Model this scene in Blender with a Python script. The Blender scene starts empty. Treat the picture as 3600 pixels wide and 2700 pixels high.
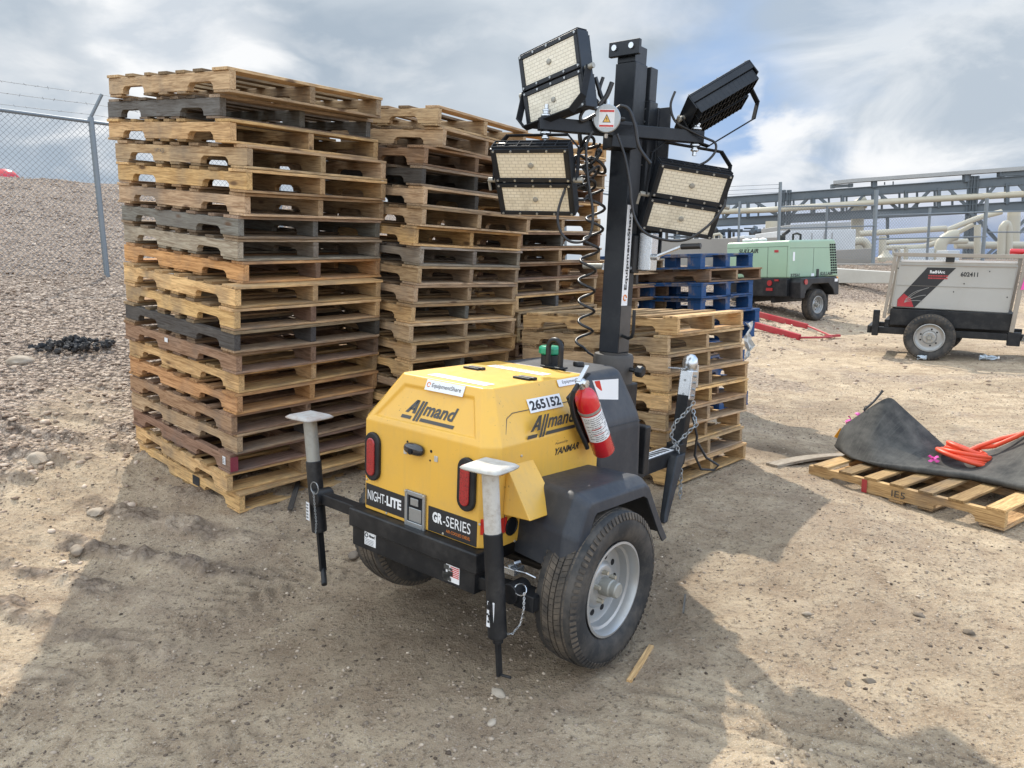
import bpy, bmesh, math, random
import numpy as np
from mathutils import Vector, Matrix, Euler

SC = bpy.context.scene
COL = SC.collection
rnd = random.Random(11)
rad = math.radians

# ------------------------------------------------------------------ camera model (real-world metres)
CAM_H = 1.54; PITCH = rad(9.0); ROLL = rad(1.2); FPX = 2650.0
def _cam_axes():
    f = Vector((0, math.cos(PITCH), -math.sin(PITCH))); u = Vector((0, math.sin(PITCH), math.cos(PITCH))); r = Vector((1, 0, 0))
    c, s = math.cos(ROLL), math.sin(ROLL)
    return c*r - s*u, s*r + c*u, f
CR, CU, CF = _cam_axes()
CO = Vector((0, 0, CAM_H))
def ray(u, v): return (CR*((u-1800)/FPX) - CU*((v-1350)/FPX) + CF).normalized()
def at_y(u, v, Y):
    d = ray(u, v); return CO + d*(Y/d.y)
def at_plane(u, v, p, n):
    d = ray(u, v); return CO + d*((p-CO).dot(n)/d.dot(n))

# ------------------------------------------------------------------ ground height
def _h(i, j):
    n = (i*374761393 + j*668265263) & 0xffffffff
    n = ((n ^ (n >> 13))*1274126177) & 0xffffffff
    return ((n ^ (n >> 16)) & 0xffff)/65535.0
def vnoise(x, y):
    xi = np.floor(x).astype(np.int64); yi = np.floor(y).astype(np.int64)
    fx = x-xi; fy = y-yi; fx = fx*fx*(3-2*fx); fy = fy*fy*(3-2*fy)
    a = _h(xi, yi); b = _h(xi+1, yi); c = _h(xi, yi+1); d = _h(xi+1, yi+1)
    return (a*(1-fx)+b*fx)*(1-fy)+(c*(1-fx)+d*fx)*fy
def fbm(x, y, o=4):
    r = 0; a = .5; t = 0
    for k in range(o):
        r = r+a*vnoise(x*2**k+17*k, y*2**k-9*k); t += a; a *= .5
    return r/t
def sstep(a, b, x):
    t = np.clip((x-a)/(b-a), 0, 1); return t*t*(3-2*t)
def bank_d(x, y):
    df = (x+5.9)*-.8+(y-10.8)*.6+7.2
    dr = (y-18.8)*1.15
    k = 1.2
    return np.log(np.exp(np.clip(df/k, -30, 40))+np.exp(np.clip(dr/k, -30, 40)))*k, df
def softplus(x, k): return k*np.log1p(np.exp(np.clip(x/k, -30, 40)))
def base_h(x, y):
    x = np.asarray(x, float); y = np.asarray(y, float)
    d, df = bank_d(x, y)
    z = .10*sstep(2.9, 4.6, y+.25*x)*(1-1.0*sstep(1.75, 2.6, x))
    z = z+.06*sstep(7, 13, y)*sstep(0, 3, x)
    r = .215*softplus(d+.2, .55)
    top = 1.32-.06*sstep(0, 20, x)
    r = np.where(r > top-.4, top-.4+.4*np.tanh((r-top+.4)/.4), r)
    back = .27*softplus(df-7.0, .5)*(1-sstep(-2.5, 1.5, x+0.25*(y-12)*0))
    back = np.minimum(back, 2.35+.15*np.tanh(back-2.3))
    return z+r+back
def streaks(x, y):
    q = (x+2.9)*.28+(y-4.4)*.96
    m = sstep(-.1, .7, np.sin(q*19+6.0*fbm(x*.9+5, y*.9, 3)+.6*np.sin(x*3)))*sstep(.25, .50, fbm(x*2.2, y*2.2, 3))
    return m*(1-sstep(-2.1, -.9, x+.9*(fbm(x*2, y*2, 3)-.5)))*sstep(2.4, 3.0, y)*(1-sstep(4.8, 6.2, y))
def tracks(x, y):
    t = 0*x
    for cx_, cy_, an, hw, hl in ((.95, 2.2, -28, .14, .75), (-1.5, 2.95, 58, .15, .9), (-1.25, 1.95, 60, .16, .8), (-2.75, 3.35, 62, .12, .6), (-.9, 3.6, 30, .12, .7), (-1.9, 2.4, -35, .13, .6)):
        a = rad(an); lx = (x-cx_)*math.cos(a)+(y-cy_)*math.sin(a); ly = -(x-cx_)*math.sin(a)+(y-cy_)*math.cos(a)
        if cy_ == 2.2: w = np.sin(ly*70)
        else: w = np.sin((lx+.6*np.abs(ly))*72)
        t = t+w*(1-sstep(hw*.85, hw*1.05, np.abs(ly)))*(1-sstep(hl*.6, hl, np.abs(lx)))*sstep(.2, .42, fbm(x*4+cx_, y*4, 3))
    return t
def full_h(x, y):
    x = np.asarray(x, float); y = np.asarray(y, float)
    d, df = bank_d(x, y)
    rough = sstep(-1.5, 1.5, d)
    z = base_h(x, y)
    z = z+(fbm(x*1.3, y*1.3, 3)-.5)*.05*(1+rough*1.5)*(1-.8*np.exp(-((x-2.6)**2+(y-4.5)**2)/1.2))
    z = z+(fbm(x*9, y*9, 4)-.5)*(.026+.03*rough)
    near = 1-sstep(12, 25, y)
    st = streaks(x, y); z = z+st*(.026+.09*(fbm(x*14, y*14, 3)-.5))
    z = z+.008*near*tracks(x, y)
    # mound of loose sand between the tower and the loaded pallet
    z = z+.03*np.exp(-((x-.95)**2+(y-2.95)**2)/.10)+.035*np.exp(-((x-2.15)**2/.25+(y-5.6)**2/.3))*fbm(x*6, y*6, 2)
    return z
def gh(x, y): return float(full_h(x, y))
def on_ground(u, v):
    d = ray(u, v); t = .5
    for _ in range(400):
        p = CO+d*t
        if p.z <= float(full_h(p.x, p.y)): break
        t *= 1.012
    a, b = t/1.012, t
    for _ in range(12):
        m = (a+b)/2; p = CO+d*m
        if p.z <= float(full_h(p.x, p.y)): b = m
        else: a = m
    p = CO+d*b
    return Vector((p.x, p.y, float(full_h(p.x, p.y))))

# ------------------------------------------------------------------ mesh builder
class MB:
    def __init__(s): s.v = []; s.f = []; s.c = []
    def add(s, vs, fs, M=None, tone=1.0):
        o = len(s.v)
        for p in vs:
            p = Vector(p)
            s.v.append(M @ p if M is not None else p)
        for f in fs: s.f.append(tuple(i+o for i in f)); s.c.append(tone)
        return s
    def box(s, x0, x1, y0, y1, z0, z1, M=None, tone=1.0):
        vs = [(x0,y0,z0),(x1,y0,z0),(x1,y1,z0),(x0,y1,z0),(x0,y0,z1),(x1,y0,z1),(x1,y1,z1),(x0,y1,z1)]
        return s.add(vs, [(0,3,2,1),(4,5,6,7),(0,1,5,4),(1,2,6,5),(2,3,7,6),(3,0,4,7)], M, tone)
    def bar(s, p0, p1, w, h=None, up=(0,0,1), tone=1.0, ext=0):
        h = w if h is None else h
        p0 = Vector(p0); p1 = Vector(p1); d = (p1-p0); L = d.length; d.normalize()
        upv = Vector(up)
        if abs(d.dot(upv)) > .98: upv = Vector((0,1,0)) if abs(d.y) < .9 else Vector((1,0,0))
        sx = d.cross(upv).normalized(); sz = sx.cross(d).normalized()
        M = Matrix(((sx.x,d.x,sz.x,p0.x),(sx.y,d.y,sz.y,p0.y),(sx.z,d.z,sz.z,p0.z),(0,0,0,1)))
        return s.box(-w/2, w/2, -ext, L+ext, -h/2, h/2, M, tone)
    def tube(s, pts, r, n=8, closed=False, caps=True, tone=1.0):
        P = [Vector(p) for p in pts]; m = len(P); rs = r if isinstance(r, (list, tuple)) else [r]*m
        T = []
        for i in range(m):
            if closed: t = P[(i+1) % m]-P[i-1]
            else: t = P[min(i+1, m-1)]-P[max(i-1, 0)]
            T.append(t.normalized() if t.length > 1e-9 else Vector((0,0,1)))
        a = Vector((0,0,1)) if abs(T[0].z) < .9 else Vector((1,0,0))
        N = T[0].cross(a).normalized(); vs = []
        for i in range(m):
            N = (N-T[i]*N.dot(T[i])); N = N.normalized() if N.length > 1e-6 else T[i].orthogonal().normalized()
            B = T[i].cross(N)
            for k in range(n):
                an = 2*math.pi*k/n
                vs.append(P[i]+N*(math.cos(an)*rs[i])+B*(math.sin(an)*rs[i]))
        fs = []
        for i in range(m if closed else m-1):
            j = (i+1) % m
            for k in range(n):
                k2 = (k+1) % n
                fs.append((i*n+k, i*n+k2, j*n+k2, j*n+k))
        if caps and not closed:
            fs.append(tuple(range(n-1, -1, -1))); fs.append(tuple((m-1)*n+k for k in range(n)))
        return s.add(vs, fs, None, tone)
    def cyl(s, p0, p1, r, r1=None, n=16, tone=1.0): return s.tube([p0, p1], [r, r if r1 is None else r1], n, tone=tone)
    def lathe(s, prof, M=None, n=32, closed=False, tone=1.0, caps=True):
        # prof: (r, h), axis = local Z of M
        vs = []; m = len(prof)
        for r, h in prof:
            for k in range(n):
                a = 2*math.pi*k/n; vs.append((r*math.cos(a), r*math.sin(a), h))
        fs = []
        for i in range(m if closed else m-1):
            j = (i+1) % m
            for k in range(n):
                k2 = (k+1) % n; fs.append((i*n+k, i*n+k2, j*n+k2, j*n+k))
        if not closed and caps:
            if prof[0][0] > 1e-5: fs.append(tuple(range(n-1, -1, -1)))
            if prof[-1][0] > 1e-5: fs.append(tuple((m-1)*n+k for k in range(n)))
        return s.add(vs, fs, M, tone)
    def prism(s, poly, h0, h1, M=None, tone=1.0):
        n = len(poly)
        vs = [(x, y, h0) for x, y in poly]+[(x, y, h1) for x, y in poly]
        fs = [tuple(range(n-1, -1, -1)), tuple(range(n, 2*n))]+[(i, (i+1) % n, n+(i+1) % n, n+i) for i in range(n)]
        return s.add(vs, fs, M, tone)
    def loft(s, loops, M=None, tone=1.0, caps=True):
        n = len(loops[0]); vs = [p for l in loops for p in l]; fs = []
        for a in range(len(loops)-1):
            for i in range(n):
                j = (i+1) % n; fs.append((a*n+i, a*n+j, (a+1)*n+j, (a+1)*n+i))
        if caps: fs.append(tuple(range(n-1, -1, -1))); fs.append(tuple((len(loops)-1)*n+i for i in range(n)))
        return s.add(vs, fs, M, tone)
    def build(s, name, mat, parent=None, smooth=35, bevel=0, seg=2, M=None, fixn=True, bang=30):
        me = bpy.data.meshes.new(name)
        me.from_pydata([tuple(p) for p in s.v], [], s.f)
        at = me.attributes.new('tone', 'FLOAT', 'FACE'); at.data.foreach_set('value', s.c)
        if fixn:
            bm = bmesh.new(); bm.from_mesh(me); bmesh.ops.recalc_face_normals(bm, faces=bm.faces); bm.to_mesh(me); bm.free()
        me.materials.append(mat)
        if smooth:
            me.shade_smooth(); me.set_sharp_from_angle(angle=rad(smooth))
        o = bpy.data.objects.new(name, me); COL.objects.link(o)
        if parent: o.parent = parent
        if M is not None: o.matrix_local = M
        if bevel:
            b = o.modifiers.new('bevel', 'BEVEL'); b.width = bevel; b.segments = seg; b.limit_method = 'ANGLE'; b.angle_limit = rad(bang); b.harden_normals = True
        return o

def frame(o, x, y):
    x = Vector(x).normalized(); y = Vector(y); z = x.cross(y).normalized(); y = z.cross(x); o = Vector(o)
    return Matrix(((x.x,y.x,z.x,o.x),(x.y,y.y,z.y,o.y),(x.z,y.z,z.z,o.z),(0,0,0,1)))
_tc = {}
def text_mb(body, o, xd, yd, w, h, bold=0.0, shear=0.0, mb=None):
    """flat lettering: lower-left corner o, along xd, up yd, fitted to w x h"""
    key = (body, bold, shear)
    if key not in _tc:
        cu = bpy.data.curves.new('letters', 'FONT'); cu.body = body; cu.offset = bold; cu.shear = shear; cu.resolution_u = 3
        ob = bpy.data.objects.new('letters', cu); COL.objects.link(ob)
        bpy.context.view_layer.update()
        me = bpy.data.meshes.new_from_object(ob.evaluated_get(bpy.context.evaluated_depsgraph_get()))
        vs = [v.co.copy() for v in me.vertices]; fs = [tuple(p.vertices) for p in me.polygons]
        bpy.data.objects.remove(ob); bpy.data.curves.remove(cu); bpy.data.meshes.remove(me)
        _tc[key] = (vs, fs)
    vs, fs = _tc[key]
    x0 = min(v.x for v in vs); x1 = max(v.x for v in vs); y0 = min(v.y for v in vs); y1 = max(v.y for v in vs)
    M = frame(o, xd, yd)
    out = [((v.x-x0)/(x1-x0)*w, (v.y-y0)/(y1-y0)*h, 0) for v in vs]
    mb = mb or MB(); mb.add(out, fs, M); return mb

X_, Y_, Z_ = Vector((1,0,0)), Vector((0,1,0)), Vector((0,0,1))
def lines(mb, o, xd, yd, w, h, n, seed, fill=.9, t=.35):
    """rows of short bars standing for print too small to read"""
    r = random.Random(seed); M = frame(o, xd, yd)
    for i in range(n):
        x = 0; y = h*(1-(i+.8)/n)
        while x < w*fill:
            L = r.uniform(.03, .12)*w
            mb.add([(x, y, 0), (min(x+L, w), y, 0), (min(x+L, w), y+h/n*t, 0), (x, y+h/n*t, 0)], [(0,1,2,3)], M); x += L+w*.02
    return mb
def tag(o, label=None, cat=None, group=None, kind=None):
    if label: o['label'] = label
    if cat: o['category'] = cat
    if group: o['group'] = group
    if kind: o['kind'] = kind
    return o
def empty(name, M, label, cat, group=None):
    o = bpy.data.objects.new(name, None); o.empty_display_size = .1; COL.objects.link(o)
    o.matrix_world = M if isinstance(M, Matrix) else Matrix.Translation(M)
    return tag(o, label, cat, group)

# ------------------------------------------------------------------ materials
def newmat(name):
    m = bpy.data.materials.new(name); m.use_nodes = True
    nt = m.node_tree; b = nt.nodes['Principled BSDF']; return m, nt, b
def N(nt, t, **k):
    n = nt.nodes.new(t)
    for a, v in k.items():
        if a.startswith('i_'): n.inputs[a[2:].replace('_', ' ')].default_value = v
        else: setattr(n, a, v)
    return n
def mixc(nt, a, b, f, mode='MIX'):
    n = nt.nodes.new('ShaderNodeMix'); n.data_type = 'RGBA'; n.blend_type = mode
    for s, v in ((n.inputs[6], a), (n.inputs[7], b), (n.inputs[0], f)):
        if isinstance(v, (int, float)): s.default_value = v
        elif isinstance(v, tuple): s.default_value = v if len(v) == 4 else v+(1,)
        else: nt.links.new(v, s)
    return n.outputs[2]
def ramp(nt, src, stops):
    n = nt.nodes.new('ShaderNodeValToRGB'); e = n.color_ramp.elements
    while len(e) < len(stops): e.new(.5)
    for k, (p, c) in enumerate(stops):
        e[k].position = p; e[k].color = (c, c, c, 1) if isinstance(c, (int, float)) else c+(1,)
    nt.links.new(src, n.inputs[0]); return n.outputs[0]
def mathn(nt, op, a, b=None, c=None):
    n = nt.nodes.new('ShaderNodeMath'); n.operation = op
    for i, v in enumerate((a, b, c)):
        if v is None: continue
        if isinstance(v, (int, float)): n.inputs[i].default_value = v
        else: nt.links.new(v, n.inputs[i])
    return n.outputs[0]
def noise(nt, vec, scale, detail=4, rough=.55, dist=0):
    n = N(nt, 'ShaderNodeTexNoise'); n.inputs['Scale'].default_value = scale; n.inputs['Detail'].default_value = detail
    n.inputs['Roughness'].default_value = rough; n.inputs['Distortion'].default_value = dist
    if vec is not None: nt.links.new(vec, n.inputs['Vector'])
    return n.outputs['Fac']
def objc(nt): return nt.nodes.new('ShaderNodeTexCoord').outputs['Object']
def bump(nt, b, h, strength, dist=.01):
    n = N(nt, 'ShaderNodeBump'); n.inputs['Strength'].default_value = strength; n.inputs['Distance'].default_value = dist
    nt.links.new(h, n.inputs['Height']); nt.links.new(n.outputs[0], b.inputs['Normal'])
def paint(name, col, rough=.45, metal=0.0, dirt=.25, dirtcol=(.30,.24,.17), scale=6, bumpy=.0, spec=.5, coat=0.0, fine=0, chips=0):
    m, nt, b = newmat(name); c = objc(nt)
    n1 = noise(nt, c, scale, 6, .65); n2 = noise(nt, c, scale*9, 4, .6)
    f = ramp(nt, n1, [(.45, 0.0), (.75, 1.0)]); g = ramp(nt, n2, [(.35, .4), (.7, 1.0)])
    f = mathn(nt, 'MULTIPLY', mathn(nt, 'MULTIPLY', f, g), dirt)
    base = mixc(nt, col, tuple(x*.82 for x in col), noise(nt, c, 2.1, 3))
    cc_ = mixc(nt, base, dirtcol, f)
    if chips:
        nz = noise(nt, c, 95, 2, .4); ar = noise(nt, c, 5.5, 3)
        cc_ = mixc(nt, cc_, (.03, .025, .02), mathn(nt, 'MULTIPLY', mathn(nt, 'MULTIPLY', ramp(nt, nz, [(.705, 0.0), (.735, 1.0)]), ramp(nt, ar, [(.48, 0.0), (.62, 1.0)])), chips))
        mp_ = N(nt, 'ShaderNodeMapping'); mp_.inputs['Scale'].default_value = (34, 34, 2.2); nt.links.new(c, mp_.inputs[0])
        cc_ = mixc(nt, cc_, dirtcol, mathn(nt, 'MULTIPLY', ramp(nt, noise(nt, mp_.outputs[0], 1, 4, .6), [(.52, 0.0), (.75, 1.0)]), .30*chips))
    nt.links.new(cc_, b.inputs['Base Color'])
    r = mathn(nt, 'ADD', mathn(nt, 'MULTIPLY', n2, .25), rough-.12); nt.links.new(r, b.inputs['Roughness'])
    b.inputs['Metallic'].default_value = metal; b.inputs['Specular IOR Level'].default_value = spec
    b.inputs['Coat Weight'].default_value = coat; b.inputs['Coat Roughness'].default_value = .25
    if bumpy: bump(nt, b, noise(nt, c, fine or scale*12, 3), bumpy, .002)
    return m

def wood_mat(name, stretch):
    m, nt, b = newmat(name)
    oi = nt.nodes.new('ShaderNodeObjectInfo'); at = N(nt, 'ShaderNodeAttribute', attribute_name='tone'); at.attribute_type = 'GEOMETRY'
    tc = nt.nodes.new('ShaderNodeTexCoord')
    cmb = nt.nodes.new('ShaderNodeCombineXYZ')
    k = mathn(nt, 'MULTIPLY', oi.outputs['Random'], 37.0); k2 = mathn(nt, 'MULTIPLY', at.outputs['Fac'], 91.0)
    nt.links.new(k, cmb.inputs[0]); nt.links.new(k2, cmb.inputs[1]); nt.links.new(mathn(nt, 'ADD', k, k2), cmb.inputs[2])
    va = N(nt, 'ShaderNodeVectorMath', operation='ADD'); nt.links.new(tc.outputs['Object'], va.inputs[0]); nt.links.new(cmb.outputs[0], va.inputs[1])
    mp = N(nt, 'ShaderNodeMapping'); mp.inputs['Scale'].default_value = stretch; nt.links.new(va.outputs[0], mp.inputs[0])
    g1 = noise(nt, mp.outputs[0], 1.0, 5, .6, 1.6); g2 = noise(nt, mp.outputs[0], 4.0, 3, .6, .4)
    big = noise(nt, va.outputs[0], 3.1, 4, .6)
    col = oi.outputs['Color']
    dark = mixc(nt, col, (.58, .50, .43), 1.0, 'MULTIPLY'); lite = mixc(nt, col, (1.12, 1.1, 1.05), 1.0, 'MULTIPLY')
    c = mixc(nt, dark, lite, ramp(nt, g1, [(.32, 0.0), (.60, 1.0)]))
    c = mixc(nt, c, mixc(nt, c, (.62, .58, .54), 1.0, 'MULTIPLY'), ramp(nt, g2, [(.50, 0.0), (.72, .8)]))
    # grime and grey weathering
    c = mixc(nt, c, (.13, .115, .10), mathn(nt, 'MULTIPLY', ramp(nt, big, [(.48, 0.0), (.72, 1.0)]), .62))
    vo = N(nt, 'ShaderNodeTexVoronoi'); vo.inputs['Scale'].default_value = 1.0
    mp2 = N(nt, 'ShaderNodeMapping'); mp2.inputs['Scale'].default_value = tuple(3.2 if s < 10 else 9 for s in stretch); nt.links.new(va.outputs[0], mp2.inputs[0]); nt.links.new(mp2.outputs[0], vo.inputs['Vector'])
    c = mixc(nt, (.10, .055, .03), c, ramp(nt, vo.outputs['Distance'], [(.06, .15), (.14, 1.0)]))
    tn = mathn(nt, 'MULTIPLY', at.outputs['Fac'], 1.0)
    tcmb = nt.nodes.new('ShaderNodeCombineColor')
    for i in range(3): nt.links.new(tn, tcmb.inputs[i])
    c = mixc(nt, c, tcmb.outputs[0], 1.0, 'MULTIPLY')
    nt.links.new(c, b.inputs['Base Color']); b.inputs['Roughness'].default_value = .85; b.inputs['Specular IOR Level'].default_value = .25
    bump(nt, b, mathn(nt, 'ADD', g1, mathn(nt, 'MULTIPLY', g2, .5)), .55, .004)
    return m
WX = wood_mat('wood grain along the deck', (4, 55, 55)); WY = wood_mat('wood grain along the stringer', (55, 4, 55))

M_yel = paint('yellow gelcoat', (.78, .44, .062), .40, dirt=.42, dirtcol=(.40,.28,.13), scale=3.2, bumpy=.05, coat=.15, chips=.6)
M_shr = paint('dark grey moulded plastic', (.028, .032, .040), .5, dirt=.45, dirtcol=(.14,.13,.12), scale=5, bumpy=.12, spec=.4, chips=.35, fine=160)
M_blk = paint('black steel paint', (.009, .010, .012), .45, spec=.35, dirt=.35, dirtcol=(.12,.11,.10), scale=7, bumpy=.05)
M_blk2 = paint('black mast paint', (.010, .013, .018), .42, spec=.35, dirt=.2, dirtcol=(.10,.10,.10), scale=6, bumpy=.03)
M_blkb = paint('worn brown black paint', (.055, .048, .042), .55, dirt=.4, dirtcol=(.16,.14,.12), scale=6)
M_gal = paint('galvanised steel', (.40, .42, .43), .42, .75, dirt=.35, dirtcol=(.20,.19,.17), scale=14, bumpy=.05)
M_zinc = paint('bright zinc', (.62, .64, .66), .28, .9, dirt=.2, dirtcol=(.25,.24,.22), scale=16)
M_dirty = paint('dusty white steel', (.56, .53, .47), .75, .1, dirt=1.0, dirtcol=(.24,.17,.11), scale=26, bumpy=.15)
M_rustw = paint('rust stained foot plate', (.50, .47, .43), .75, .2, dirt=1.0, dirtcol=(.30,.13,.055), scale=20, bumpy=.15)
M_greyst = paint('scuffed grey tube', (.36, .35, .31), .55, .35, dirt=.8, dirtcol=(.16,.14,.11), scale=12, bumpy=.1)
M_red = paint('fire red enamel', (.62, .015, .022), .22, dirt=.1, scale=5, coat=.5)
M_redst = paint('red steel bar', (.42, .025, .035), .5, dirt=.35, scale=3)
M_tape = paint('red reflective tape', (.60, .03, .02), .35, dirt=.1)
M_white = paint('white vinyl', (.80, .80, .80), .5, dirt=.12, dirtcol=(.4,.38,.34), scale=20)
M_ink = paint('black ink', (.018, .018, .02), .5, dirt=.0)
M_inkg = paint('grey ink', (.055, .055, .052), .5, dirt=.1)
M_orng = paint('orange ink', (.75, .22, .03), .5, dirt=.0)
M_bolt = paint('bolt head', (.55, .50, .40), .4, .5, dirt=.3)
M_rim = paint('silver wheel paint', (.42, .42, .41), .35, .45, dirt=.35, dirtcol=(.33,.27,.20), scale=9)
M_hole_shade = paint('shadowed opening', (.006, .006, .007), .9, dirt=0)  # near-black colour paints the shade inside holes, slots and recesses
M_glassg = paint('tank green cap', (.02, .30, .16), .35, dirt=.1)
M_cable = paint('black cable', (.014, .015, .018), .4, dirt=.1)
M_pink = paint('pink flagging tape', (.85, .10, .42), .5, dirt=0)
M_otag = paint('orange tag', (.85, .35, .02), .5, dirt=.1)
M_hose = paint('orange air hose', (.80, .085, .03), .45, dirt=.15, scale=10)
M_green = paint('sage green enamel', (.29, .42, .285), .42, dirt=.25, dirtcol=(.32,.30,.22), scale=1.5, coat=.15)
M_steel = paint('brushed stainless sheet', (.44, .43, .40), .5, .35, dirt=.35, dirtcol=(.36,.30,.22), scale=1.8)
M_steel2 = paint('stainless frame', (.36, .32, .27), .45, .5, dirt=.4, dirtcol=(.2,.15,.1), scale=3)
M_conc = paint('weathered concrete', (.34, .31, .27), .9, dirt=.5, dirtcol=(.22,.20,.17), scale=.8, bumpy=.3, spec=.2)
M_concl = paint('pale concrete kerb', (.55, .52, .46), .9, dirt=.4, dirtcol=(.3,.27,.22), scale=1.2, spec=.2)
M_cont = paint('pale grey cabinet', (.60, .62, .63), .6, dirt=.2, scale=.7)
M_rack = paint('grey structural steel', (.115, .135, .15), .6, .2, dirt=.35, dirtcol=(.22,.22,.21), scale=.9)
M_tray = paint('light grey cable tray', (.36, .36, .35), .5, .4, dirt=.2, scale=.9)
M_pipe = paint('cream process pipe', (.50, .45, .34), .5, dirt=.2, scale=.8)
M_fence = paint('fence zinc', (.20, .225, .24), .5, .35, dirt=.25, scale=3)
M_mesh = paint('fence wire', (.22, .23, .24), .5, .35, dirt=.1)
M_bottle = paint('crushed clear plastic', (.55, .62, .68), .2, dirt=.15, spec=.7)
M_bag = paint('white film', (.72, .72, .70), .4, dirt=.2)
M_char = paint('charred debris', (.02, .02, .022), .8, dirt=.3, bumpy=.5)
M_tank = paint('dark tank', (.085, .095, .105), .5, dirt=.2, scale=2)

def stone_mat(name, c1, c2, sc=14):
    m, nt, b = newmat(name); oi = nt.nodes.new('ShaderNodeObjectInfo'); at = N(nt, 'ShaderNodeAttribute', attribute_name='tone')
    c = objc(nt); n = noise(nt, c, sc, 5)
    col = mixc(nt, c1, c2, at.outputs['Fac'])
    col = mixc(nt, col, mixc(nt, col, (.6,.58,.56), 1.0, 'MULTIPLY'), ramp(nt, n, [(.4, 0.0), (.65, 1.0)]))
    nt.links.new(col, b.inputs['Base Color']); b.inputs['Roughness'].default_value = .9; b.inputs['Specular IOR Level'].default_value = .2
    bump(nt, b, n, .4, .003); return m
M_stone = stone_mat('gravel stones', (.28, .20, .145), (.70, .56, .43))
M_grit = stone_mat('grit', (.09, .065, .048), (.56, .45, .34))
M_rock = stone_mat('loose rock', (.25, .20, .15), (.44, .37, .29))
M_clod = stone_mat('clod of soil', (.15, .12, .09), (.22, .18, .14))

def tyre_mat():
    m, nt, b = newmat('tyre rubber'); c = objc(nt); n = noise(nt, c, 8, 6, .7); n2 = noise(nt, c, 60, 3)
    f = mathn(nt, 'MULTIPLY', ramp(nt, n, [(.42, 0.0), (.66, 1.0)]), .42)
    nt.links.new(mixc(nt, (.014, .015, .016), (.15, .125, .10), f), b.inputs['Base Color']); b.inputs['Roughness'].default_value = .72
    bump(nt, b, n2, .25, .002); return m
M_tyre = tyre_mat()
def tread_mat():
    m, nt, b = newmat('dusty tread rubber'); c = objc(nt); n = noise(nt, c, 9, 6, .7)
    nt.links.new(mixc(nt, (.020, .019, .018), (.20, .155, .11), ramp(nt, n, [(.38, .05), (.68, .65)])), b.inputs['Base Color']); b.inputs['Roughness'].default_value = .85
    bump(nt, b, noise(nt, c, 90, 3), .3, .002); return m
M_tread = tread_mat()
def rubber_sheet():
    m, nt, b = newmat('ribbed rubber sheet'); c = objc(nt)
    mp = N(nt, 'ShaderNodeMapping'); mp.inputs['Rotation'].default_value = (0, 0, rad(35)); mp.inputs['Scale'].default_value = (3, 70, 3); nt.links.new(c, mp.inputs[0])
    n = noise(nt, mp.outputs[0], 1, 4, .7); n2 = noise(nt, c, 7, 5, .65)
    col = mixc(nt, (.034, .033, .031), (.105, .098, .085), ramp(nt, n2, [(.35, 0.0), (.7, 1.0)]))
    col = mixc(nt, col, (.12, .115, .10), mathn(nt, 'MULTIPLY', ramp(nt, n, [(.5, 0.0), (.7, 1.0)]), .35))
    nt.links.new(col, b.inputs['Base Color']); b.inputs['Roughness'].default_value = .8; b.inputs['Specular IOR Level'].default_value = .25
    bump(nt, b, mathn(nt, 'ADD', n, mathn(nt, 'MULTIPLY', noise(nt, c, 260, 2), .4)), .5, .003); return m
M_mat = rubber_sheet()
def lens_mat():
    m, nt, b = newmat('cream led lens'); c = objc(nt)
    mp = N(nt, 'ShaderNodeMapping'); mp.inputs['Rotation'].default_value = (rad(90), 0, 0); nt.links.new(c, mp.inputs[0])
    br = N(nt, 'ShaderNodeTexBrick'); nt.links.new(mp.outputs[0], br.inputs['Vector'])
    br.inputs['Scale'].default_value = 1; br.inputs['Brick Width'].default_value = .030; br.inputs['Row Height'].default_value = .0155; br.inputs['Mortar Size'].default_value = .0014
    br.inputs['Color1'].default_value = (.74, .69, .56, 1); br.inputs['Color2'].default_value = (.68, .63, .50, 1); br.inputs['Mortar'].default_value = (.47, .42, .33, 1)
    n = noise(nt, c, 7, 5, .6)
    nt.links.new(mixc(nt, br.outputs['Color'], (.22, .18, .12), mathn(nt, 'MULTIPLY', ramp(nt, n, [(.55, 0.0), (.75, 1.0)]), .5)), b.inputs['Base Color'])
    b.inputs['Roughness'].default_value = .35; b.inputs['Coat Weight'].default_value = .3; return m
M_lens = lens_mat()
M_matt = paint('matt black casting', (.016, .018, .022), .85, dirt=.2, dirtcol=(.10,.10,.10), spec=.25)
def redlens():
    m, nt, b = newmat('red lamp lens'); c = objc(nt)
    v = N(nt, 'ShaderNodeTexVoronoi'); v.inputs['Scale'].default_value = 160; nt.links.new(c, v.inputs['Vector'])
    nt.links.new(mixc(nt, (.10, .003, .006), (.34, .010, .014), ramp(nt, v.outputs['Distance'], [(.1, 0.0), (.5, 1.0)])), b.inputs['Base Color'])
    b.inputs['Roughness'].default_value = .3; b.inputs['Coat Weight'].default_value = .6; bump(nt, b, v.outputs['Distance'], .4, .002); return m
M_redl = redlens()
def glossblk():
    m, nt, b = newmat('glossy black latch'); b.inputs['Base Color'].default_value = (.015, .015, .018, 1); b.inputs['Roughness'].default_value = .15
    b.inputs['Coat Weight'].default_value = .6; return m
M_latch = glossblk()
def blue_wood():
    m, nt, b = newmat('blue painted wood'); c = objc(nt); n = noise(nt, c, 5, 6, .7)
    nt.links.new(mixc(nt, (.004, .048, .15), (.20, .15, .10), mathn(nt, 'MULTIPLY', ramp(nt, n, [(.50, 0.0), (.64, 1.0)]), .7)), b.inputs['Base Color']); b.inputs['Roughness'].default_value = .75
    bump(nt, b, n, .4, .003); return m
M_blue = blue_wood()

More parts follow.
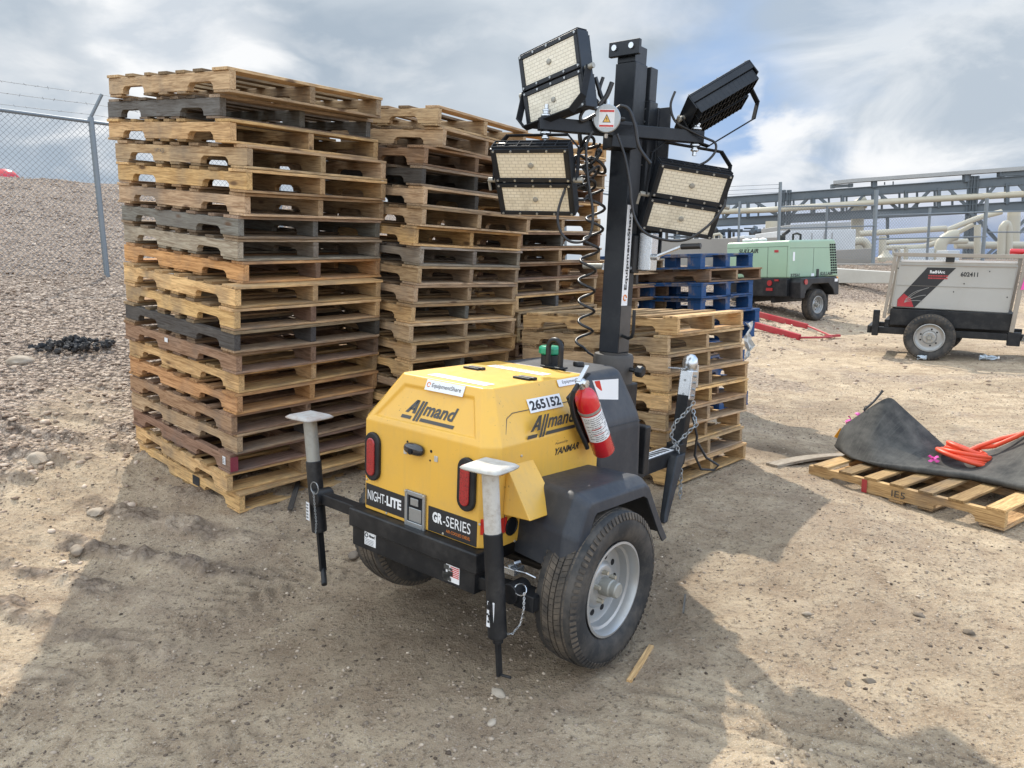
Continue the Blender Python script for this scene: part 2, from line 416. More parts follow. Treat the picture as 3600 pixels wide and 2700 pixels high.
def ground_mat():
    m, nt, b = newmat('sandy ground'); c = objc(nt)
    at = N(nt, 'ShaderNodeAttribute', attribute_name='gravel').outputs['Fac']
    dm = N(nt, 'ShaderNodeAttribute', attribute_name='damp_dark').outputs['Fac']
    n1 = noise(nt, c, .8, 5, .6); n2 = noise(nt, c, 5, 6, .65, .4); n3 = noise(nt, c, 45, 5, .7); n4 = noise(nt, c, 170, 3, .7)
    sand = mixc(nt, (.375, .27, .175), (.66, .52, .355), ramp(nt, n2, [(.3, 0.0), (.7, 1.0)]))
    sand = mixc(nt, sand, (.25, .18, .13), mathn(nt, 'MULTIPLY', ramp(nt, n1, [(.45, 0.0), (.7, 1.0)]), .55))
    sand = mixc(nt, sand, (.10, .072, .048), mathn(nt, 'MULTIPLY', ramp(nt, n3, [(.53, 0.0), (.66, 1.0)]), .8))
    n5 = noise(nt, c, 16, 6, .75, .8); sand = mixc(nt, sand, (.16, .115, .075), mathn(nt, 'MULTIPLY', ramp(nt, n5, [(.54, 0.0), (.68, 1.0)]), .6))
    sand = mixc(nt, sand, (.76, .66, .54), mathn(nt, 'MULTIPLY', ramp(nt, n4, [(.56, 0.0), (.68, 1.0)]), .7))
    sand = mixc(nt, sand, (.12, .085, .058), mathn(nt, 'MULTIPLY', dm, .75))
    v = N(nt, 'ShaderNodeTexVoronoi'); v.inputs['Scale'].default_value = 26; v.inputs['Randomness'].default_value = 1; nt.links.new(c, v.inputs['Vector'])
    v2 = N(nt, 'ShaderNodeTexVoronoi'); v2.inputs['Scale'].default_value = 60; nt.links.new(c, v2.inputs['Vector'])
    sep = nt.nodes.new('ShaderNodeSeparateColor'); nt.links.new(v.outputs['Color'], sep.inputs[0])
    sep2 = nt.nodes.new('ShaderNodeSeparateColor'); nt.links.new(v2.outputs['Color'], sep2.inputs[0])
    gr = mixc(nt, (.32, .23, .165), (.66, .53, .40), sep.outputs[0])
    gr = mixc(nt, gr, mixc(nt, (.22, .165, .14), (.56, .46, .38), sep2.outputs[1]), .5)
    gr = mixc(nt, gr, (.09, .065, .05), ramp(nt, v.outputs['Distance'], [(.38, 0.0), (.7, .8)]))
    col = mixc(nt, sand, gr, at)
    nt.links.new(col, b.inputs['Base Color']); b.inputs['Roughness'].default_value = .95; b.inputs['Specular IOR Level'].default_value = .12
    hs = mathn(nt, 'ADD', mathn(nt, 'MULTIPLY', n3, .7), mathn(nt, 'ADD', mathn(nt, 'MULTIPLY', n4, .22), mathn(nt, 'MULTIPLY', n2, 1.2)))
    hg = mathn(nt, 'SUBTRACT', 1.0, mathn(nt, 'ADD', mathn(nt, 'MULTIPLY', v.outputs['Distance'], 1.6), mathn(nt, 'MULTIPLY', v2.outputs['Distance'], .7)))
    mx = nt.nodes.new('ShaderNodeMix'); nt.links.new(at, mx.inputs[0]); nt.links.new(hs, mx.inputs[2]); nt.links.new(hg, mx.inputs[3])
    bump(nt, b, mx.outputs[0], 1.0, .034)
    return m

# ------------------------------------------------------------------ world, sun, camera
SUN_EL = rad(44.5); SUN_DIR = Vector((-.22*math.cos(SUN_EL)/math.hypot(.22,.975), .975*math.cos(SUN_EL)/math.hypot(.22,.975), math.sin(SUN_EL)))
W = bpy.data.worlds.new('World'); SC.world = W; W.use_nodes = True
nt = W.node_tree; bg = nt.nodes['Background']; bg.inputs['Strength'].default_value = .10
sky = nt.nodes.new('ShaderNodeTexSky'); sky.sky_type = 'NISHITA'; sky.sun_disc = False
sky.sun_elevation = SUN_EL; sky.sun_rotation = math.atan2(SUN_DIR.x, SUN_DIR.y); sky.altitude = 1500; sky.dust_density = .6
tc = nt.nodes.new('ShaderNodeTexCoord'); sp = nt.nodes.new('ShaderNodeSeparateXYZ'); nt.links.new(tc.outputs['Generated'], sp.inputs[0])
zc = mathn(nt, 'MAXIMUM', mathn(nt, 'ADD', sp.outputs[2], .42), .25)
cx = nt.nodes.new('ShaderNodeCombineXYZ')
nt.links.new(mathn(nt, 'DIVIDE', sp.outputs[0], zc), cx.inputs[0]); nt.links.new(mathn(nt, 'DIVIDE', sp.outputs[1], zc), cx.inputs[1]); nt.links.new(mathn(nt, 'MULTIPLY', sp.outputs[2], 1.5), cx.inputs[2])
def cl(scale, detail, off, rough=.55, dist=.3):
    mp = N(nt, 'ShaderNodeMapping'); mp.inputs['Location'].default_value = off; nt.links.new(cx.outputs[0], mp.inputs[0])
    return noise(nt, mp.outputs[0], scale, detail, rough, dist)
c1 = cl(1.2, 4, (3.1, 1.7, 0)); c2 = cl(2.3, 6, (7.3, 2.2, 1), .5, .35); c3 = cl(4.6, 7, (1.3, 9.2, 2), .52, .25)
xr = sp.outputs[0]
blue = mixc(nt, sky.outputs[0], (3.2, 5.0, 8.0), .75)
blue = mixc(nt, blue, (1.75, 2.75, 5.0), ramp(nt, sp.outputs[2], [(.02, .8), (.13, 0.0)]))
grey = mixc(nt, (4.3, 5.1, 6.0), (6.9, 7.5, 8.1), ramp(nt, c2, [(.36, 0.0), (.64, 1.0)]))
grey = mixc(nt, grey, (9.0, 9.2, 9.4), ramp(nt, c3, [(.52, 0.0), (.74, .75)]))
# clear patch and cumulus to the right, closed grey deck to the left and above
right = ramp(nt, mathn(nt, 'ADD', xr, mathn(nt, 'MULTIPLY', mathn(nt, 'SUBTRACT', c2, .5), .5)), [(.12, 0.0), (.40, 1.0)])
lowz = ramp(nt, mathn(nt, 'ADD', sp.outputs[2], mathn(nt, 'MULTIPLY', mathn(nt, 'SUBTRACT', c1, .5), .35)), [(.17, 1.0), (.26, 0.0)])
gap = mathn(nt, 'MULTIPLY', right, ramp(nt, c2, [(.50, 1.0), (.60, 0.0)]))
col = mixc(nt, grey, blue, mathn(nt, 'MULTIPLY', gap, .95))
cum = mathn(nt, 'MULTIPLY', mathn(nt, 'MULTIPLY', right, lowz), ramp(nt, c3, [(.33, 0.0), (.44, 1.0)]))
col = mixc(nt, col, mixc(nt, (6.4, 7.0, 7.7), (9.8, 9.9, 10.0), ramp(nt, c2, [(.4, 0.0), (.6, 1.0)])), cum)
def patch(d, r0, r1, nz, amt):
    dn = N(nt, 'ShaderNodeVectorMath', operation='DOT_PRODUCT'); nt.links.new(tc.outputs['Generated'], dn.inputs[0]); dn.inputs[1].default_value = tuple(d)
    a_ = mathn(nt, 'ARCCOSINE', mathn(nt, 'MINIMUM', dn.outputs['Value'], 1.0))
    a_ = mathn(nt, 'ADD', a_, mathn(nt, 'MULTIPLY', mathn(nt, 'SUBTRACT', nz, .5), amt))
    mr = nt.nodes.new('ShaderNodeMapRange'); mr.interpolation_type = 'SMOOTHSTEP'; nt.links.new(a_, mr.inputs[0]); mr.inputs[1].default_value = rad(r0); mr.inputs[2].default_value = rad(r1); mr.inputs[3].default_value = 1; mr.inputs[4].default_value = 0
    return mr.outputs[0]
fine = cl(3.0, 7, (5.2, 3.3, 4), .55, .4)
for dd_, ra, rb_ in ((ray(2600, 420), 2.5, 9), (ray(3050, 330), 0, 7)): col = mixc(nt, col, (3.6, 5.3, 8.2), mathn(nt, 'MULTIPLY', patch(dd_, ra, rb_, fine, .30), .95))
for dd_, ra, rb_ in ((ray(3250, 500), 4.5, 8), (ray(2780, 640), 2, 6), (ray(3600, 420), 5, 8), (ray(640, 250), 3, 9)):
    wc = mixc(nt, (6.6, 7.2, 7.9), (10.0, 10.1, 10.2), ramp(nt, fine, [(.42, 0.0), (.58, 1.0)])); col = mixc(nt, col, wc, mathn(nt, 'MULTIPLY', patch(dd_, ra, rb_, c3, .40), .92))
col = mixc(nt, col, mixc(nt, (4.9, 5.7, 6.6), (7.6, 8.1, 8.6), ramp(nt, fine, [(.45, 0.0), (.62, 1.0)])), mathn(nt, 'MULTIPLY', patch(ray(3300, 60), 7, 13, fine, .4), .85))
hz = mathn(nt, 'MULTIPLY', ramp(nt, sp.outputs[2], [(.0, 1.0), (.10, 0.0)]), ramp(nt, xr, [(.25, .0), (.42, .85)]))
col = mixc(nt, col, (1.9, 3.0, 5.6), hz)
# sky beside and behind the camera scaled up as added, unseen fill light
bk = ramp(nt, sp.outputs[1], [(.25, 1.0), (.75, 0.0)])
n_ = N(nt, 'ShaderNodeVectorMath', operation='SCALE'); nt.links.new(col, n_.inputs[0]); nt.links.new(mathn(nt, 'ADD', 1.0, mathn(nt, 'MULTIPLY', bk, 1.8)), n_.inputs['Scale'])
nt.links.new(n_.outputs[0], bg.inputs['Color'])

sl = bpy.data.lights.new('sun', 'SUN'); sl.energy = 5.0; sl.angle = rad(.7); sl.color = (1, .94, .84)
so = bpy.data.objects.new('sun', sl); COL.objects.link(so); so.rotation_euler = (-SUN_DIR).to_track_quat('-Z', 'Y').to_euler(); so.location = (0, 0, 20)
cam = bpy.data.cameras.new('camera'); cam.lens = 36*FPX/3600; cam.sensor_width = 36; cam.clip_end = 3000; cam.clip_start = .05
co = bpy.data.objects.new('camera', cam); COL.objects.link(co)
co.matrix_world = Matrix(((CR.x, CU.x, -CF.x, 0), (CR.y, CU.y, -CF.y, 0), (CR.z, CU.z, -CF.z, CAM_H), (0, 0, 0, 1)))
SC.camera = co
SC.view_settings.view_transform = 'Standard'; SC.view_settings.look = 'None'; SC.view_settings.exposure = 0

# ------------------------------------------------------------------ ground
def axis(lo, hi, n0, far_lo, far_hi, grow=1.09):
    st = (hi-lo)/n0; a = list(np.linspace(lo, hi, n0+1)); s = st; x = hi
    while x < far_hi: s *= grow; x += s; a.append(x)
    s = st; x = lo; pre = []
    while x > far_lo: s *= grow; x -= s; pre.append(x)
    return np.array(pre[::-1]+a)
gx = axis(-4.2, 4.4, 470, -700, 900); gy = axis(1.2, 8.4, 400, -60, 1200, 1.06)
X, Y = np.meshgrid(gx, gy); Z = full_h(X, Y)
nx, ny = len(gx), len(gy)
me = bpy.data.meshes.new('ground')
me.vertices.add(nx*ny); me.vertices.foreach_set('co', np.stack([X, Y, Z], -1).ravel())
I = (np.arange(ny-1)[:, None]*nx+np.arange(nx-1)[None]).ravel()
q = np.stack([I, I+1, I+nx+1, I+nx], -1)
me.loops.add(q.size); me.loops.foreach_set('vertex_index', q.ravel().astype(np.int32))
me.polygons.add(len(I)); me.polygons.foreach_set('loop_start', np.arange(0, q.size, 4, dtype=np.int32)); me.update(calc_edges=True)
me.shade_smooth()
d_, df_ = bank_d(X, Y)
gm = sstep(.7, 2.0, d_+3.0*(fbm(X*.9, Y*.9, 4)-.5)); gm = np.maximum(gm, .35*streaks(X, Y)); gm = np.maximum(gm, .5*sstep(.56, .66, fbm(X*1.6+9, Y*1.6, 4))*sstep(5, 8, Y))
a_ = me.attributes.new('gravel', 'FLOAT', 'POINT'); a_.data.foreach_set('value', gm.ravel().astype(np.float32))
damp_dark = sstep(.55, .75, fbm(X*.8+4, Y*.8+3, 4))*.35+1.1*streaks(X, Y)*sstep(.25, .5, fbm(X*7, Y*7, 3))+.38*np.clip(-tracks(X, Y), 0, 1)+.9*np.exp(-(((X-2.05)/.35)**2+((Y-5.6)/.3)**2))+.8*np.exp(-(((X+.3)/.8)**2+((Y-2.9)/.6)**2))+.5*np.exp(-(((X-.7)/.35)**2+((Y-3.3)/.5)**2))  # damp patches and ruts; track hollows and spots by the trailer also darkened
a_ = me.attributes.new('damp_dark', 'FLOAT', 'POINT'); a_.data.foreach_set('value', np.clip(damp_dark, 0, 1).ravel().astype(np.float32))
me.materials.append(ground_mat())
go = bpy.data.objects.new('ground', me); COL.objects.link(go); tag(go, kind='structure')

# scattered stones (uncountable): merged low polygon pebbles
def scatter(name, mat, pts, sizes, kindlabel, cat, seed):
    rs = np.random.RandomState(seed)
    t = (1+5**.5)/2
    base = np.array([(-1,t,0),(1,t,0),(-1,-t,0),(1,-t,0),(0,-1,t),(0,1,t),(0,-1,-t),(0,1,-t),(t,0,-1),(t,0,1),(-t,0,-1),(-t,0,1)], float); base /= np.linalg.norm(base[0])
    tri = np.array([(0,11,5),(0,5,1),(0,1,7),(0,7,10),(0,10,11),(1,5,9),(5,11,4),(11,10,2),(10,7,6),(7,1,8),(3,9,4),(3,4,2),(3,2,6),(3,6,8),(3,8,9),(4,9,5),(2,4,11),(6,2,10),(8,6,7),(9,8,1)])
    n = len(pts); V = base[None]*(1+rs.uniform(-.28, .28, (n, 12, 1)))
    V = V*np.stack([rs.uniform(.7, 1.4, n), rs.uniform(.7, 1.2, n), rs.uniform(.4, .75, n)], -1)[:, None]
    a = rs.uniform(0, 6.28, n); c, s = np.cos(a)[:, None], np.sin(a)[:, None]
    V = np.stack([V[..., 0]*c-V[..., 1]*s, V[..., 0]*s+V[..., 1]*c, V[..., 2]], -1)*sizes[:, None, None]
    V = V+pts[:, None]+np.array([0, 0, 1])*(sizes*.12)[:, None, None]
    F = (tri[None]+(np.arange(n)*12)[:, None, None]).reshape(-1, 3)
    me = bpy.data.meshes.new(name); me.vertices.add(n*12); me.vertices.foreach_set('co', V.ravel())
    me.loops.add(F.size); me.loops.foreach_set('vertex_index', F.ravel().astype(np.int32))
    me.polygons.add(len(F)); me.polygons.foreach_set('loop_start', np.arange(0, F.size, 3, dtype=np.int32)); me.update(calc_edges=True)
    me.shade_smooth()
    at = me.attributes.new('tone', 'FLOAT', 'FACE'); at.data.foreach_set('value', np.repeat(rs.uniform(0, 1, n), 20).astype(np.float32))
    me.materials.append(mat); o = bpy.data.objects.new(name, me); COL.objects.link(o); return tag(o, kindlabel, cat, kind='stuff')
rs = np.random.RandomState(5)
def sample(n, x0, x1, y0, y1, pw=1.0):
    yy = y0+(y1-y0)*rs.uniform(0, 1, n)**pw; xx = rs.uniform(x0, x1, n); return xx, yy
xx, yy = sample(190000, -12, 1, 3.0, 19, 1.5)
dd, _ = bank_d(xx, yy); keep = (rs.uniform(0, 1, len(xx)) < .05*sstep(-.6,.4,dd)+sstep(.6, 2.1, dd+2.6*(fbm(xx*.9, yy*.9, 3)-.5))) & (np.abs(xx) < .75*yy+.4)
xx, yy = xx[keep][:42000], yy[keep][:42000]
scatter('gravel', M_stone, np.stack([xx, yy, full_h(xx, yy)], -1), .007+.024*rs.uniform(0, 1, len(xx))**2.8, 'coarse pinkish gravel covering the bank on the left', 'gravel', 1)
xx, yy = sample(150000, -5, 6.5, 1.4, 9.5, 1.5); keep = (np.abs(xx) < .75*yy+.2) & (rs.uniform(0, 1, len(xx)) < .25+.9*sstep(.40, .60, fbm(xx*1.7, yy*1.7, 3)))
xx, yy = xx[keep], yy[keep]
scatter('grit', M_grit, np.stack([xx, yy, full_h(xx, yy)], -1), .0013+.0080*rs.uniform(0, 1, len(xx))**4.5, 'fine grit and pebbles strewn over the sandy ground', 'grit', 2)
xx, yy = sample(30000, 2.2, 16, 8, 26, 1.0); dd, _ = bank_d(xx, yy)
keep = rs.uniform(0, 1, len(xx)) < .12+.88*sstep(-1, .6, dd)*(1-sstep(6.2, 7.2, dd)); xx, yy = xx[keep], yy[keep]
scatter('gravel', M_stone, np.stack([xx, yy, full_h(xx, yy)], -1), .008+.026*rs.uniform(0, 1, len(xx))**3, 'coarse gravel on the low bank behind the green compressor', 'gravel', 3)

def rock(name, p, s, mat, label, cat, seed, sink=.75, flat=.6, name_tone=.5):
    r = random.Random(seed); bm = bmesh.new(); bmesh.ops.create_icosphere(bm, subdivisions=3, radius=1)
    ax = [Vector((r.uniform(-1,1), r.uniform(-1,1), r.uniform(-1,1))).normalized() for _ in range(9)]; k = [r.uniform(.62, .95) for _ in ax]
    for v in bm.verts:
        d = v.co.normalized(); m = 1.0
        for a, q in zip(ax, k):
            t = d.dot(a)
            if t > q*.9: m = min(m, q/t if t > q else 1)
        v.co = d*m*(1+.03*math.sin(9*d.x+seed)+.02*math.sin(17*d.y))
    bmesh.ops.scale(bm, vec=(s*1.2, s*.85, s*flat), verts=bm.verts)
    me = bpy.data.meshes.new(name); bm.to_mesh(me); bm.free(); me.shade_smooth(); me.set_sharp_from_angle(angle=rad(40))
    at = me.attributes.new('tone', 'FLOAT', 'FACE'); at.data.foreach_set('value', [name_tone]*len(me.polygons))
    me.materials.append(mat); o = bpy.data.objects.new(name, me); COL.objects.link(o)
    o.location = p+Vector((0, 0, s*flat*(1-sink)*.6)); o.rotation_euler = (0, 0, r.uniform(0, 6)); return tag(o, label, cat)
F2 = 1.6275
rock('stone', on_ground(167*F2, 1191*F2), .050, M_rock, 'rounded brown stone on the edge of the shadow, lower left', 'stone', 1, name_tone=.2)
rock('stone', on_ground(209*F2, 1106*F2), .060, M_rock, 'flat beige stone lying on the sand left of the first pallet stack', 'stone', 2, flat=.35, name_tone=.6)
rock('stone', on_ground(45*F2, 782*F2), .13, M_rock, 'large flat greenish stone on the gravel bank at the left edge', 'stone', 3, flat=.4, name_tone=.8)
rock('stone', on_ground(82*F2, 993*F2), .07, M_rock, 'broken white stone on the gravel near the left edge', 'stone', 4, name_tone=1.4)
rock('clod', on_ground(767*F2, 1200*F2), .040, M_clod, 'crumbly soil clod beside the left end of the black bumper', 'clod', 5, name_tone=.9)
rock('stone', on_ground(1077*F2, 1497*F2), .034, M_rock, 'pale flat stone set in the sand below the jack crank', 'stone', 6, flat=.3, name_tone=1.3)
rock('stone', on_ground(1063*F2, 1562*F2), .018, M_rock, 'small white stone in the bottom foreground', 'stone', 7, name_tone=1.6)
rock('clod', on_ground(2091*F2, 1368*F2), .022, M_clod, 'dark brown clod on the sand near the right edge', 'clod', 8, name_tone=.1)
rock('clod', on_ground(1985*F2, 1330*F2), .022, M_clod, 'flat dark clod in the sand below the loaded pallet', 'clod', 9, flat=.4, name_tone=.3)
rock('clod', on_ground(1877*F2, 1472*F2), .020, M_clod, 'larger of two dark clods near each other in the lower right sand', 'clod', 10, name_tone=.3)
rock('clod', on_ground(1832*F2, 1478*F2), .015, M_clod, 'smaller of two dark clods near each other in the lower right sand', 'clod', 12, name_tone=.4)
rock('stone', on_ground(1742*F2, 1327*F2), .018, M_rock, 'small reddish stone on the bright sand right of the wheel', 'stone', 11, name_tone=.5)
# charred heap on the bank
p = on_ground(157*F2, 750*F2)
mb = MB(); r = random.Random(4)
for k in range(260):
    a = r.uniform(0, 6.28); d = r.uniform(0, 1)**.8; q = p+Vector((math.cos(a)*d*.36, math.sin(a)*d*.26, .07*(1-d)+r.uniform(-.03, .03)))
    s = r.uniform(.008, .034); mb.lathe([(0, -s*.6), (s, -s*.2), (s*.8, s*.4), (0, s*.6)], Matrix.Translation(q) @ Euler((r.uniform(-1.5,1.5), r.uniform(-1.5,1.5), r.uniform(0,6))).to_matrix().to_4x4(), 5)
tag(mb.build('debris_heap', M_char, smooth=0), 'heap of black charred debris on the gravel bank', 'debris')

# ------------------------------------------------------------------ pallets
PW, PL, PH = 1.016, 1.219, .12
def pallet_meshes(seed, worn=0):
    r = random.Random(seed); out = {}
    st = []
    for k in range(3):
        mb = MB(); x0 = (0, PW/2-.019, PW-.038)[k]; z0, z1 = .014, .102
        j = r.uniform(-.004, .004)
        pts = [(0, z0)]
        for n0 in (.155+r.uniform(-.01, .01), PL-.155-.235+r.uniform(-.01, .01)):
            n1 = n0+.235; hh = .040
            pts += [(n0, z0), (n0+.003, z0+hh*.55), (n0+.022, z0+hh*.95), (n0+.035, z0+hh), (n1-.035, z0+hh), (n1-.022, z0+hh*.95), (n1-.003, z0+hh*.55), (n1, z0)]
        pts += [(PL, z0), (PL, z1), (0, z1)]
        M = Matrix(((0, 0, 1, x0+j), (1, 0, 0, r.uniform(-.004, .004)), (0, 1, 0, 0), (0, 0, 0, 1)))
        mb.prism(pts, 0, .038, M, r.uniform(.86, 1.15)*(1, .72, .8)[k]); st.append(mb)  # middle and far stringers toned down: stack-interior shade put into their colour
    top = MB(); y = 0; ws = [.135]+[.088]*5+[.135]; gap = (PL-sum(ws))/6
    for i, w in enumerate(ws):
        a = r.uniform(-.005, .005); t = .016
        if 0 < i < 6 and r.random() < .07: y += w+gap; continue
        top.box(r.uniform(-.012, .002), PW+r.uniform(-.004, .012), y+a, y+w+a-(r.random() < .15)*.03, .1025, .1025+t, Matrix.Rotation(r.uniform(-.006, .006), 4, 'Z'), r.uniform(.85, 1.2) if i in (0, 6) else r.uniform(.42, .85)); y += w+gap  # inner deck boards coloured darker to paint the shade inside a stack
    bot = MB(); ws = [.135, .088, .088, .088, .135]; ys = [0, .40, .565, .73, PL-.135]
    for i, (w, y) in enumerate(zip(ws, ys)):
        a = r.uniform(-.008, .008); bot.box(r.uniform(-.006, .003), PW+r.uniform(-.004, .008), y+a*(i not in (0,)), y+w+a, .0005, .0135, Matrix.Rotation(r.uniform(-.007, .007), 4, 'Z'), r.uniform(.8, 1.15) if i in (0, 4) else r.uniform(.40, .75))  # inner bottom boards darkened in colour too, as shade between pallets
    return st, top, bot
VAR = []
for s in range(7):
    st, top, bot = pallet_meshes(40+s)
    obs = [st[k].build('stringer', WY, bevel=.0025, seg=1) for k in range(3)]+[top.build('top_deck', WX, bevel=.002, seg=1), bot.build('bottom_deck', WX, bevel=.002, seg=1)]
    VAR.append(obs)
TONES = dict(y=((.63,.415,.205),'yellow pine'), t=((.50,.355,.215),'tan wood'), b=((.28,.175,.11),'brown wood'), d=((.085,.078,.072),'dark charcoal-stained wood'),
             g=((.17,.165,.155),'weathered grey wood'), l=((.34,.295,.24),'light greyish wood'), o=((.56,.31,.14),'orange-brown wood'), r=((.27,.165,.115),'reddish brown wood'))
used = set()
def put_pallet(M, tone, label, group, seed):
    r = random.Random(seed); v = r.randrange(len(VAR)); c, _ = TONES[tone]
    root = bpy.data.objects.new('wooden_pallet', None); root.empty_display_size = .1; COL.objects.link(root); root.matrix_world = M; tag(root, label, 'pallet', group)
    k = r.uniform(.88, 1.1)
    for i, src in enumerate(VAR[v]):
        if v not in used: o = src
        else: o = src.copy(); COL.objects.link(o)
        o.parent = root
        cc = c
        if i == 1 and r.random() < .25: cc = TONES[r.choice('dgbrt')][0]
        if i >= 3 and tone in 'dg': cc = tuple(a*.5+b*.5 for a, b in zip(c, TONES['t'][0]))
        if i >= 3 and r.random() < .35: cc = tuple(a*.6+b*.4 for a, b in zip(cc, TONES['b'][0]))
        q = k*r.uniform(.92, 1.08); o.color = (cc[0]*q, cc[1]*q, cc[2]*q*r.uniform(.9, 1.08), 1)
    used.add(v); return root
ORD = ['top', 'second', 'third', 'fourth', 'fifth', 'sixth', 'seventh', 'eighth', 'ninth', 'tenth', 'eleventh', 'twelfth', 'thirteenth', 'fourteenth', 'fifteenth', 'sixteenth', 'seventeenth', 'eighteenth', 'nineteenth', 'bottom']
def stack(pos, rot, tones, offs, where, group, seed):
    B = Matrix.Translation(pos) @ Euler([rad(a) for a in rot], 'XYZ').to_matrix().to_4x4(); n = len(tones); last = []
    for i, t in enumerate(tones):
        dx, dy, dr = offs[i] if i < len(offs) else (0, 0, 0)
        k = n-1-i; od = 'bottom' if i == 0 else ORD[k]
        lab = '%s %s pallet %s %s' % (TONES[t][1], 'at the' if od in ('top', 'bottom') else 'lying', '', '')
        lab = ('%s pallet, %s' % (TONES[t][1], ('the %s one' % od if od in ('top', 'bottom') else '%s from the top' % od)))+' of the '+where
        last.append(put_pallet(B @ Matrix.Translation((dx, dy, i*PH)) @ Matrix.Rotation(dr, 4, 'Z'), t, lab, group, seed*100+i))
    return B, last
o1 = [[.011,.011,-.036],[-.038,.059,-.077],[-.025,.041,-.052],[-.002,.008,-.014],[-.036,.009,-.038],[-.014,-.013,-.016],[.002,-.011,-.006],[-.036,-.051,-.006],[-.05,-.06,-.019],[-.05,-.055,-.024],[-.041,-.059,-.015],[.047,.003,.031],[.028,.019,.001],[.015,-.003,.009],[.033,-.044,.046],[.013,-.084,.05],[.016,-.088,.061],[-.024,-.012,.02],[-.015,.094,-.013],[-.048,-.042,.005]]
B1, P1 = stack((-1.58, 4.16, .155), (7, -.5, 52.4), 'yyrybobdt'.replace('t', 'd')[:0]+'yyrtboybdyyolgtytygt', o1, 'tall stack by the fence', 'pallets in the tall stack by the fence', 1)
rr = random.Random(8)
low = [[-.09+rr.uniform(-.02,.02), .055+rr.uniform(-.02,.02), rr.uniform(-.03,.02)] for _ in range(7)]
o2 = low+[[-.09,.054,-.032],[-.119,.062,-.049],[-.104,.067,-.032],[-.084,.069,-.012],[-.071,.064,-.004],[-.061,.059,0],[-.109,.068,-.036],[-.095,.033,-.057],[-.058,.067,.011],[-.067,.08,.016],[-.057,.083,.031],[.054,.044,.14],[.015,.057,.092]]
o2 = [[a+.10, b-.02, c] for a, b, c in o2]
B2, _ = stack((-.70, 4.73, .11), (6.5, 1.5, 51.8), 'tybtytyytyttlyttdbtt', o2, 'second tall stack', 'pallets in the second tall stack', 2)
low = [[-.05+rr.uniform(-.02,.02), .045+rr.uniform(-.02,.02), rr.uniform(-.03,.02)] for _ in range(9)]
o3 = low+[[-.043,.053,.009],[-.058,.053,-.013],[-.058,.05,-.016],[-.07,.04,-.044],[-.033,.036,.001],[-.019,.034,.017]]+[[-.02+rr.uniform(-.04,.04), .03+rr.uniform(-.04,.04), rr.uniform(-.04,.04)] for _ in range(5)]
B3, _ = stack((.06, 5.84, .10), (3.7, -.5, 46.8), 'bbobrtbytytbtbtybtty'[:20], o3, 'third tall stack, behind the lamps', 'pallets in the third tall stack', 3)
o4 = [[.005,-.011,-.003],[-.004,.009,.002],[-.013,.026,.007],[-.034,.019,-.044],[-.027,.01,-.04],[-.027,.012,-.039],[-.016,.023,-.005],[-.018,.028,-.003],[.032,-.012,.063]]
B4, P4 = stack((.99, 4.62, .125), (-.3, 1.2, 47.0), 'ytytyytty', o4, 'low stack behind the trailer tongue', 'pallets in the low stack', 4)
B5, _ = stack((.82, 6.70, .12), (1, 0, 46.8), 'tbtytbtytbtt', [[rr.uniform(-.03,.03), rr.uniform(-.03,.03), rr.uniform(-.03,.03)] for _ in range(12)], 'stack behind the winch', 'pallets in the stack behind the winch', 5)

# price-sticker-like white labels stapled on stringers belong to their pallet
def mark(root, name, x0, x1, y0, y1, z0, z1, mat): return MB().box(x0, x1, y0, y1, z0, z1).build(name, mat, root, smooth=0)
mark(P1[2], 'paper_label', -.006, -.0045, .045, .075, .045, .092, M_white); mark(P1[2], 'red_end', -.003, .043, -.009, -.0052, .016, .101, paint('faded red paint', (.25, .03, .05), .8, dirt=.5))
mark(P1[7], 'paper_label', -.006, -.0045, .70, .735, .060, .085, M_white)
lines(MB(), Vector((-.0065, .073, .05)), Vector((0, -1, 0)), Z_, .024, .036, 4, 8, .8, .5).build('lettering', M_ink, P1[2], smooth=0)
mark(P1[0], 'scorch_mark', -.0048, -.0043, .44, .52, .03, .09, M_char)
mb = text_mb('HT', Vector((-.0052, .80, .060)), Vector((0, -1, 0)), Z_, .04, .022, .0); text_mb('KD', Vector((-.0052, .75, .060)), Vector((0, -1, 0)), Z_, .04, .022, .0, 0, mb); mb.build('stamp', M_inkg, P1[16], smooth=0)

# blue block pallets, mixed with two brown ones
def blue_pallet(M, label, group, seed):
    r = random.Random(seed); root = bpy.data.objects.new('blue_pallet', None); COL.objects.link(root); root.matrix_world = M; tag(root, label, 'pallet', group)
    W_, L_ = 1.016, 1.219
    t = MB(); y = 0; ws = [.14]+[.095]*5+[.14]; gp = (L_-sum(ws))/6
    for w in ws: t.box(0, W_, y, y+w, .124+.0, .140, tone=r.uniform(.8, 1.1)); y += w+gp
    for x0 in (0, W_/2-.05, W_-.1): t.box(x0, x0+.1, 0.001, L_-.001, .108, .1235)
    t.build('top_deck', M_blue, root, bevel=.002, seg=1)
    b = MB()
    for x0 in (0, W_/2-.05, W_-.1): b.box(x0, x0+.1, 0, L_, 0, .015)
    for y0 in (.0, L_-.1): b.box(.1, W_-.1, y0, y0+.1, .0, .0145)
    b.build('bottom_deck', M_blue, root, bevel=.002, seg=1)
    for x0 in (0, W_/2-.045, W_-.09):
        for y0 in (0, L_/2-.07, L_-.14):
            MB().box(x0+.002, x0+.088, y0+.002, y0+.138, .0152, .1078).build('block', M_blue, root, bevel=.003, seg=1)
    return root
BB = Matrix.Translation((1.725, 6.87, .10)) @ Matrix.Rotation(rad(46), 4, 'Z')
zb = 0; sq = ['B','B','B','B','w','B','B','w','B']
sq = ['B','w','B','B','w','B','B','B','B','w','B']
nb = len(sq)
